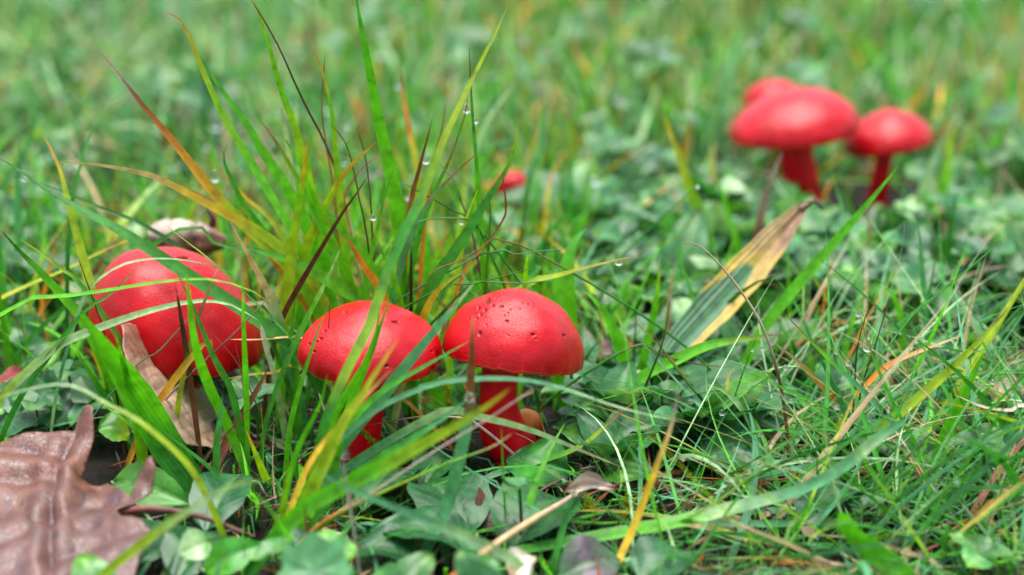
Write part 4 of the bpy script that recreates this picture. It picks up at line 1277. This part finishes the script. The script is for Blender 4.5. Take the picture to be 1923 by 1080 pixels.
# ------------------------------------------------------------------ clover
def clover_leaflet(seed):
    V, F, c, uv = leaf_geo((0, 0, 0), (1, 0, 0), 0.92, 'mmn', arch=0.05, cup=0.25, pw=(0.62, 0.55), ns=10, nt=7, wave=0.05, seed=seed)
    ch = np.exp(-((uv[:, 1] - 0.5 - 0.5 * np.abs(uv[:, 0] - 0.5)) / 0.07) ** 2)[:, None] * 0.35
    c = c * (1 - ch) + np.array((0.14, 0.24, 0.11)) * ch
    return mesh_np('leaflet', V, F, M_CLOVER, c, uv)
LEAFLETS = [clover_leaflet(s) for s in (0.3, 2.1, 4.4)]
Vst, Fst, _ = tube([(0, 0, 0), (0.02, 0.01, 0.5), (0, 0, 1)], [0.02, 0.018, 0.015], 5, 5, 0)
ME_STALK = mesh_np('stalk', Vst, Fst, M_CLOVER, np.repeat(PAL['n'][None] * 0.8, len(Vst), 0), np.zeros((len(Vst), 2)))

ELL = [(335, 585, 185, 130, 0.62), (695, 640, 150, 92, 0.60), (962, 615, 145, 85, 0.60), (945, 765, 55, 95, 0.57), (690, 790, 45, 75, 0.56), (1490, 228, 128, 78, 0.86),
       (1668, 258, 92, 66, 0.88), (1498, 305, 40, 28, 0.85), (1652, 345, 28, 50, 0.86), (985, 800, 45, 42, 0.57), (963, 342, 36, 26, 0.82), (352, 440, 78, 46, 0.66), (1445, 170, 60, 30, 0.95),
       (130, 950, 175, 160, 0.56), (300, 720, 60, 60, 0.56), (390, 800, 60, 45, 0.55), (1280, 620, 60, 50, 0.62), (1350, 545, 60, 55, 0.62), (1420, 470, 55, 55, 0.64), (1480, 410, 40, 36, 0.64), (240, 640, 30, 40, 0.56)]
def blocked(P, soft=0.05):
    """True for plants that would stand in front of the mushrooms and the fallen leaves (P: n,k,3)"""
    U, V_, _ = project(P)
    bad = np.zeros(len(P), bool)
    for (cx, cy, rx, ry, Yc) in ELL:
        ins = (((U - cx) / rx) ** 2 + ((V_ - cy) / ry) ** 2 < 1) & (P[..., 1] < Yc)
        bad |= ins.any(1)
    return bad & (rng.random(len(P)) > soft)

clover_pts = []
def clover_density(px, py):
    if 1080 < px < 1990 and 330 < py < 660: return 0.42
    if px > 1080 and py >= 660: return 0.06
    if py < 330: return 0.055
    if px < 200 and py > 380: return 0.5
    if px < 1080 and py < 500: return 0.12
    if py > 800: return 0.05
    return 0.05
tries = 0
while len(clover_pts) < 640 and tries < 60000:
    tries += 1
    y = random.uniform(0.43, 1.9); x = random.uniform(-0.42, 0.42) * (0.6 + y * 0.75)
    z = float(gz(x, y))
    u, v, _ = project(np.array([x, y, z]))
    if random.random() > clover_density(float(u), float(v)): continue
    s = random.uniform(0.007, 0.0125) * (1.2 if (u > 1080 and v < 660) else 1) * (1.7 if y > 0.95 else 1)
    h = random.uniform(0.006, 0.020) if y < 0.62 else random.uniform(0.010, 0.032)
    if any((x - a[0]) ** 2 + (y - a[1]) ** 2 < (0.8 * s) ** 2 for a in clover_pts[-200:]): continue
    if blocked(np.array([[[x, y, z + h * 0.5], [x, y, z + h], [x + s, y, z + h], [x - s, y, z + h]]]), 0.0)[0]: continue
    clover_pts.append((x, y, z, s, h, abs(float(u) - 961) < 1010 and -10 < v < 1090))
vis = [p for p in clover_pts if p[5]]
vis.sort(key=lambda p: p[1])
things = vis[:290]
rest = vis[290:] + [p for p in clover_pts if not p[5]]
MARKS = [(np.array(grd(1560, 420)), 'round the foot of the blurred mushroom trio'), (np.array(grd(1330, 560)), 'behind and beside the yellowing plantain leaf'),
         (np.array(grd(1180, 480)), 'between the pitted cap and the plantain leaf'), (np.array(grd(1780, 560)), 'right of the trio, among loose blades'),
         (np.array(grd(1600, 850)), 'poking out of the fine sward'), (np.array(grd(300, 950)), 'beside the reddish oak leaf'), (np.array(grd(60, 560)), 'left of the largest cap'),
         (np.array(grd(900, 980)), 'in the dark hollow below the curved stem'), (np.array(grd(700, 420)), 'inside the tall tuft behind the middle cap'),
         (np.array(grd(400, 200)), 'in the blurred turf far behind the largest cap'), (np.array(grd(1000, 180)), 'in the blurred turf behind the small button'),
         (np.array(grd(1650, 150)), 'in the blurred turf beyond the trio')]
def clover_words(x, y, s):
    ph = min(MARKS, key=lambda m: (m[0][0] - x) ** 2 + 0.5 * (m[0][1] - y) ** 2)[1]
    return ('broad-leaved ' if s > 0.0125 else 'small ' if s < 0.0095 else '') + 'three-leaflet clover ' + ph
def leaflet_mats(s):
    a0 = random.uniform(0, 6.28)
    tilt = Matrix.Rotation(R(random.uniform(-8, 38)), 4, 'X') @ Matrix.Rotation(R(random.uniform(-22, 22)), 4, 'Y')
    return [tilt @ Matrix.Rotation(a0 + k * 2.094 + random.uniform(-0.2, 0.2), 4, 'Z') @ Matrix.Rotation(R(random.uniform(-25, 20)), 4, 'Y') @ Matrix.Rotation(R(random.uniform(-20, 20)), 4, 'X') @ Matrix.Scale(s * random.uniform(0.85, 1.1), 4) for k in range(3)]
for (x, y, z, s, h, _) in things:
    lab = clover_words(x, y, s)
    root = empty('clover_plant', (x, y, z), lab, 'clover', lab)
    st = link('stalk', ME_STALK, root); st.scale = (h * 1.6, h * 1.6, h + 0.002); st.location = (0, 0, -0.002)
    for k, mt in enumerate(leaflet_mats(s)):
        lf = link('leaflet', LEAFLETS[random.randrange(3)], root)
        lf.matrix_local = Matrix.Translation((0, 0, h)) @ mt
AV, AF, AC, AU, off = [], [], [], [], 0
src = []
for me in LEAFLETS:
    n = len(me.vertices)
    co = np.empty(n * 3, np.float32); me.vertices.foreach_get('co', co)
    cc = np.empty(n * 4, np.float32); me.attributes['col'].data.foreach_get('color', cc)
    uu = np.empty(n * 2, np.float32); me.attributes['leafuv'].data.foreach_get('vector', uu)
    src.append((co.reshape(-1, 3), cc.reshape(-1, 4)[:, :3], uu.reshape(-1, 2)))
LFc = grid_faces(7, 10)
for (x, y, z, s, h, _) in rest:
    for mt in leaflet_mats(s):
        co, cc, uu = src[random.randrange(3)]
        m = np.array(mt)
        AV.append(co @ m[:3, :3].T + np.array([x, y, z + h])); AF.append(LFc + off); off += len(co)
        AC.append(cc * random.uniform(0.9, 2.2)); AU.append(uu)
o = link('clover_carpet', mesh_np('clover_carpet', np.vstack(AV), np.vstack(AF), M_CLOVER, np.vstack(AC), np.vstack(AU)))
tag(o, 'distant blurred clover leaves spread through the turf', 'clover', kind='stuff')

# ------------------------------------------------------------------ rosettes of broad bluish leaves right of the mushrooms
def rosettes(n, urange, vrange, seed, size):
    rr = random.Random(seed)
    made, tries_ = 0, 0
    while made < n and tries_ < 4000:
        tries_ += 1
        c = np.array(grd(rr.uniform(*urange), rr.uniform(*vrange)))
        leaves = []
        a0 = rr.uniform(0, 6.28)
        for k in range(rr.randint(3, 5)):
            a = a0 + k * 6.28 / 4.3 + rr.uniform(-0.4, 0.4)
            L = rr.uniform(*size); el = R(rr.uniform(12, 55))
            d = np.array([math.cos(a) * math.cos(el), math.sin(a) * math.cos(el), math.sin(el)])
            b = c + np.array([d[0], d[1], 0]) * 0.004 + np.array([0, 0, 0.004])
            leaves.append((b, b + d * L, L * rr.uniform(0.42, 0.62), rr.choice(['qmm', 'mmq', 'qqm', 'nmm', 'gnn', 'mmp'])))
        pts = np.array([[l[0], (l[0] + l[1]) / 2, l[1]] for l in leaves]).reshape(1, -1, 3)
        if blocked(pts, 0.0)[0]: continue
        ph = min(MARKS, key=lambda m: (m[0][0] - c[0]) ** 2 + 0.5 * (m[0][1] - c[1]) ** 2)[1]
        lab = 'rosette of %s oval bluish leaves %s' % ({3: 'three', 4: 'four', 5: 'five'}[len(leaves)], ph)
        root = empty('rosette_plant', c, lab, 'plant', lab)
        for k, (b, t_, w_, st) in enumerate(leaves):
            V, F, cc, uv = leaf_geo(b, t_, w_, st, arch=0.10, cup=0.22, side=(0, -0.15, 1), pw=(0.8, 0.65), ns=14, nt=7, seed=made + k)
            V[:, 2] = np.maximum(V[:, 2], 0.002)
            link('leaf', mesh_np('leaf', V, F, M_LEAF, cc * rr.uniform(0.7, 1.4), uv, origin=c), root)
        made += 1
rosettes(46, (1090, 1960), (400, 640), 3, (0.020, 0.040))
rosettes(10, (1120, 1480), (690, 900), 4, (0.018, 0.034))
rosettes(8, (-40, 190), (430, 640), 5, (0.018, 0.032))

# ------------------------------------------------------------------ the mass of the grass
def grass(n, xr, yr, dens, par, seed, K=6):
    """par(u, v, y) -> dict of arrays; builds blades as one array"""
    g = np.random.default_rng(seed)
    y = g.uniform(yr[0], yr[1], n); x = g.uniform(-1, 1, n) * (xr[0] + xr[1] * y)
    z = gz(x, y)
    u, v, _ = project(np.stack([x, y, z], 1))
    keep = g.random(n) < dens(u, v, x, y)
    x, y, z, u, v = x[keep], y[keep], z[keep], u[keep], v[keep]
    n = len(x)
    L, W, lean, curv, az, style = par(g, u, v, x, y, n)
    t = np.linspace(0, 1, K + 1)
    kink = g.normal(0, 0.5, n)
    pos = np.zeros((n, K + 1, 3)); pos[:, 0] = np.stack([x, y, z - 0.003], 1)
    dirs = np.zeros((n, K + 1, 3))
    for k in range(K + 1):
        th = np.clip(lean + curv * t[k] ** 1.2, -2.2, 2.2)
        a = az + kink * t[k]
        dirs[:, k] = np.stack([np.sin(th) * np.cos(a), np.sin(th) * np.sin(a), np.cos(th)], 1)
        if k < K: pos[:, k + 1] = pos[:, k] + dirs[:, k] * (L / K)[:, None]
    pos[:, 1:, 2] = np.maximum(pos[:, 1:, 2], (z + 0.002)[:, None] + 0.0015 * g.random((n, 1)))
    ok = ~blocked(pos, 0.02)
    pos, dirs, az, W, style, L = pos[ok], dirs[ok], az[ok], W[ok], style[ok], L[ok]
    n = len(pos)
    side = np.stack([-np.sin(az), np.cos(az), np.zeros(n)], 1)[:, None, :]
    nrm = np.cross(side, dirs)
    tw = (g.normal(0, 0.5, n)[:, None] + g.normal(0, 0.7, n)[:, None] * t[None])[..., None]
    sd = side * np.cos(tw) + nrm * np.sin(tw); nm = nrm * np.cos(tw) - side * np.sin(tw)
    prof = (0.75 + 0.25 * np.clip(t / 0.3, 0, 1)) * np.clip((1 - t) / 0.6, 0.02, 1) ** 0.8
    hw = (W / 2)[:, None] * prof[None]
    V = np.stack([pos - sd * hw[..., None] + nm * (hw * 0.35)[..., None], pos, pos + sd * hw[..., None] + nm * (hw * 0.35)[..., None]], 2)
    base = (np.arange(n) * (K + 1) * 3)[:, None, None]
    kk = np.arange(K)[None, :, None] * 3
    q = np.array([[0, 1, 4, 3], [1, 2, 5, 4]])
    F = (base[..., None] + kk[..., None] + q[None, None]).reshape(-1, 4)
    names = list(STYLES)
    tab = np.array([ramp(STYLES[s], t) for s in names])
    C = tab[style] * g.uniform(0.65, 1.35, n)[:, None, None]
    C = np.repeat(C[:, :, None, :], 3, 2)
    UV = np.zeros((n, K + 1, 3, 2)); UV[..., 0] = np.array([0, 0.5, 1.0])[None, None]; UV[..., 1] = t[None, :, None]
    return V.reshape(-1, 3), F, C.reshape(-1, 3), UV.reshape(-1, 2), pos

STYLES = dict(b='bbb', b2='pbbbR', g='ggg', g2='pgggN', d='ddd', l='lll', l2='pll', y='gyyO', yY='yyYON', O='YOON', T='TTS', N='NNK', p='lpp', S='STS')
SK = list(STYLES)
def pick(gen_, n, **pr):
    k = np.array([SK.index(a) for a in pr]); p = np.array(list(pr.values()), float)
    return gen_.choice(k, n, p=p / p.sum())

def dens_bg(u, v, x, y):
    d = np.ones_like(u) * 0.75
    d = np.where(v < 250, 1.0, d)
    d = np.where((u > 1080) & (v > 350) & (v < 660), 0.16, d)        # clover patch
    d = np.where((u > 520) & (u < 1060) & (v > 400) & (v < 680), 1.0, d)
    d = np.where((np.abs(u - 961) > 1250), d * 0.5, d)
    return d
def par_bg(g, u, v, x, y, n):
    tall = (u < 1080) & (v > 380)
    L = np.where(tall, g.uniform(0.025, 0.075, n), g.uniform(0.022, 0.065, n)) * (1 + 0.5 * np.clip(y - 1, 0, 1))
    W = g.choice([0.0007, 0.0010, 0.0016, 0.0026], n, p=[0.25, 0.3, 0.25, 0.20])
    W = np.where((u > 1080) & (v > 300) & (v < 640), W * 1.5, W) * np.where(v < 300, 1.75, 1.0)
    lean = np.where((u < 620) & (v < 420), g.uniform(0.3, 1.4, n), np.abs(g.normal(0.4, 0.35, n))); curv = g.normal(0.6, 0.6, n)
    az = g.uniform(0, 6.283, n)
    a = pick(g, n, b=3, b2=1.5, g=3, g2=2, d=2.2, l=4, y=1.4, yY=0.8, O=0.6, T=0.8, N=0.6, p=5.5, S=1.6)
    left = pick(g, n, b=0.8, g=2.5, g2=2, d=3.5, l=5, y=0.6, T=0.9, N=0.8, p=5.0, S=1.5)
    tuftc = pick(g, n, b=5, b2=2, g=4, g2=1.5, d=1.2, l=0.8, y=2, yY=1.0, O=0.8, T=0.5, N=0.7)
    st = np.where((u < 620) & (v < 420), left, np.where(tall, tuftc, a))
    return L, W, lean, curv, az, st
G1 = grass(30000, (0.12, 0.42), (0.60, 1.75), dens_bg, par_bg, 21)

def dens_far(u, v, x, y): return np.ones_like(u)
def par_far(g, u, v, x, y, n):
    L = g.uniform(0.03, 0.09, n); W = g.uniform(0.0015, 0.0035, n)
    return L, W, np.abs(g.normal(0.4, 0.3, n)), g.normal(0.6, 0.6, n), g.uniform(0, 6.283, n), pick(g, n, b=3, b2=1, g=4, d=3, l=3, y=1, T=0.9, N=0.5, p=4.5, S=1)
G2 = grass(16000, (0.25, 0.45), (1.65, 3.3), dens_far, par_far, 22, K=4)

def dens_front(u, v, x, y):
    d = np.full_like(u, 0.22)
    d = np.where((u > 1150) & (v > 640), 0.60, d)
    d = np.where((u > 1120) & (u < 1440) & (v < 900), 0.34, d)
    d = np.where((u > 1420) & (v > 760), 1.0, d)
    d = np.where((u > 620) & (u < 1150) & (v > 790), 0.13, d)
    d = np.where((u > 420) & (u < 640) & (v > 640), 0.35, d)
    d = np.where((u < 420) & (v > 640), 0.14, d)
    d = np.where(v > 1120, 0.5, d)
    return d
def par_front(g, u, v, x, y, n):
    right = (u > 1130)
    L = np.where(right, g.uniform(0.03, 0.10, n), g.uniform(0.012, 0.045, n))
    L = np.where(v > 1090, np.minimum(L, 0.022), L)
    W = np.where(right, g.choice([0.0006, 0.0009, 0.0014, 0.0026], n, p=[0.36, 0.34, 0.20, 0.10]), g.choice([0.0006, 0.0009, 0.0015, 0.0024], n, p=[0.35, 0.3, 0.22, 0.13]))
    lean = np.where(right, g.uniform(0.55, 1.45, n), g.uniform(0.3, 1.4, n))
    curv = np.where(right, g.normal(0.35, 0.4, n), g.normal(0.4, 0.5, n))
    az = g.uniform(0, 6.283, n)
    a = pick(g, n, g=4, g2=1.5, d=2, l=4.5, b=2.5, p=3.0, y=0.8, O=0.22, T=0.6, N=0.3, S=0.9)
    b = pick(g, n, g=4, b=3, d=2, l=2, y=0.8, O=0.5, T=0.7, N=1.2, S=0.5)
    return L, W, lean, curv, az, np.where(right, a, b)
G3 = grass(6800, (0.10, 0.36), (0.36, 0.62), dens_front, par_front, 23, K=9)

def dens_under(u, v, x, y): return np.ones_like(u)
def par_under(g, u, v, x, y, n):
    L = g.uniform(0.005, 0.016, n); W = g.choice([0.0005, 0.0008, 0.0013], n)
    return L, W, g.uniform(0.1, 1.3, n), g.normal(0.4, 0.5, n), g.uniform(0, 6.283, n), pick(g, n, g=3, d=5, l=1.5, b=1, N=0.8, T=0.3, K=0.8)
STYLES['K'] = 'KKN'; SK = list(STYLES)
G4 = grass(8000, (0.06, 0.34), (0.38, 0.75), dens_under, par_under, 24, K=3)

def join(parts):
    V, F, C, U, off = [], [], [], [], 0
    for p in parts:
        V.append(p[0]); F.append(p[1] + off); C.append(p[2]); U.append(p[3]); off += len(p[0])
    return np.vstack(V), np.vstack(F), np.vstack(C), np.vstack(U)
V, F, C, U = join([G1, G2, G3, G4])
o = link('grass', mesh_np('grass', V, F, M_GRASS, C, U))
tag(o, 'dense wet turf of green and withered grass', 'grass', kind='stuff')

# litter on the soil: short dead straws and flakes
def litter(n, seed):
    g = np.random.default_rng(seed)
    y = g.uniform(0.42, 1.0, n); x = g.uniform(-1, 1, n) * (0.08 + 0.33 * y)
    L = g.uniform(0.006, 0.028, n); W = g.choice([0.0007, 0.0012, 0.004], n, p=[0.45, 0.35, 0.2]); a = g.uniform(0, 6.283, n)
    z0 = gz(x, y) + g.uniform(0.0015, 0.006, n)
    L = np.where(W > 0.003, L * 0.4, L)
    d = np.stack([np.cos(a), np.sin(a), g.normal(0, 0.15, n)], 1); s = np.stack([-np.sin(a), np.cos(a), g.normal(0, 0.3, n)], 1)
    c = np.stack([x, y, z0], 1)
    pts = [c - d * (L / 2)[:, None], c - s * (W / 2)[:, None] + np.array([0, 0, 0.0006]), c + d * (L / 2)[:, None], c + s * (W / 2)[:, None] + np.array([0, 0, 0.0006])]
    V = np.stack(pts, 1)
    V[..., 2] = np.maximum(V[..., 2], gz(x, y)[:, None] + 0.0008)
    F = np.arange(n * 4).reshape(-1, 4)
    pal = np.array([PAL['N'], PAL['T'] * 0.7, PAL['K'], PAL['S'] * 0.7, PAL['R'] * 0.6, PAL['O'] * 0.6])
    C = np.repeat(pal[g.integers(0, 6, n)] * g.uniform(0.3, 0.8, n)[:, None], 4, 0)
    return V.reshape(-1, 3), F, C
V, F, C = litter(1500, 31)
o = link('leaf_litter', mesh_np('leaf_litter', V, F, M_STRAW, C, np.zeros((len(V), 2)), smooth=False))
tag(o, 'scattered dead straw and leaf crumbs on the dark soil', 'litter', kind='stuff')

# ------------------------------------------------------------------ dew drops
DV, DF = ico(3)
ME_ROUND = mesh_np('dew_drop', DV, DF, M_WATER)
TV_ = DV.copy(); k = TV_[:, 2] > 0.2
TV_[k, 2] = 0.2 + (TV_[k, 2] - 0.2) * 2.2; TV_[k, :2] *= (1 - 0.45 * ((DV[k, 2] - 0.2) / 0.8))[:, None]
ME_TEAR = mesh_np('dew_drop', TV_, DF, M_WATER)
def drop(label, p, r, me=ME_ROUND, group=None):
    o = link('dew_drop', me)
    o.location = p; o.scale = (r, r, r); o.rotation_euler = (0, 0, random.uniform(0, 6))
    return tag(o, label, 'dew drop', group)
for lab, x, y, Y, rp, me in [
        ('dew drop under the bright blade reaching right from behind the pitted cap', 1162, 492, 0.570, 7.5, ME_ROUND),
        ('round dew drop on the tip of the broad green blade before the curved stem', 882, 746, 0.474, 9.5, ME_ROUND),
        ('large tear-shaped dew drop hanging between thin stalks in the sward', 1630, 652, 0.543, 10, ME_TEAR),
        ('round dew drop balanced on a short blade tip behind the middle cap', 701, 408, 0.5695, 7, ME_ROUND),
        ('long dew drop hanging where two tall blades cross', 876, 207, 0.602, 6.5, ME_TEAR),
        ('dew drop beside the thin upright blade below the long hanging drop', 892, 227, 0.606, 6, ME_ROUND),
        ('dew drop on the brown and orange withered blade', 800, 302, 0.603, 7, ME_ROUND),
        ('tiny dew drop on the slanting stalk before the trio', 1310, 350, 0.640, 4.5, ME_ROUND),
        ('dew drop on the flat stalk tip in the sward', 1475, 690, 0.548, 5, ME_ROUND),
        ('dew drop resting where the bright blade crosses the pale one', 1664, 768, 0.530, 9, ME_TEAR),
        ('dew drop on the curled stalk behind the pitted cap', 868, 417, 0.589, 5.5, ME_ROUND),
        ('bright blurred dew drop on an upright pale blade behind the small button', 1118, 339, 0.742, 10, ME_ROUND),
        ('dew drop low in the sward near the reddish straw', 1523, 862, 0.505, 6.5, ME_ROUND),
        ('dew drop hanging in the grass behind the rolled dry leaf', 404, 335, 0.640, 8, ME_TEAR)]:
    drop(lab, at(x, y, Y), rp * depth_px(Y, 0.03), me)
PB = trace([(1940, 770), (1912, 807), (1848, 880), (1798, 937)], None, 0.0)
CB = catmull(PB, 40)
for k in range(11):
    q = CB[14 + 2 * k % 24] + np.array([random.uniform(-0.0012, 0.0012), -0.0012, random.uniform(0.0002, 0.0010)])
    drop('tiny dew bead on the broad blue-green blade at the right edge', q, random.uniform(0.00035, 0.0006), ME_ROUND, 'dew beads on the broad blade')
g = np.random.default_rng(5)
tips = G1[4][:, -1]
uu, vv_, _ = project(tips)
cand = np.where((tips[:, 1] < 1.35) & (vv_ > 0) & (vv_ < 420) & (uu > 0) & (uu < 1923) & (tips[:, 2] > 0.015))[0]
for i in g.choice(cand, 70, replace=False):
    drop('blurred sparkling dew drop on a grass tip in the turf behind the mushrooms', tips[i] - np.array([0, 0, 0.0005]), g.uniform(0.0010, 0.0024), ME_ROUND, 'dew drops on distant grass tips')
tips = G3[4][:, -1]
uu, vv_, _ = project(tips)
cand = np.where((vv_ > 560) & (vv_ < 1060) & (uu > 1150) & (uu < 1923) & (tips[:, 2] > 0.006))[0]
for i in g.choice(cand, 34, replace=False):
    drop('small clear dew drop on a thin blade of the fine sward', tips[i] - np.array([0, 0, 0.0003]), g.uniform(0.0005, 0.0011), ME_ROUND, 'dew drops in the fine sward')
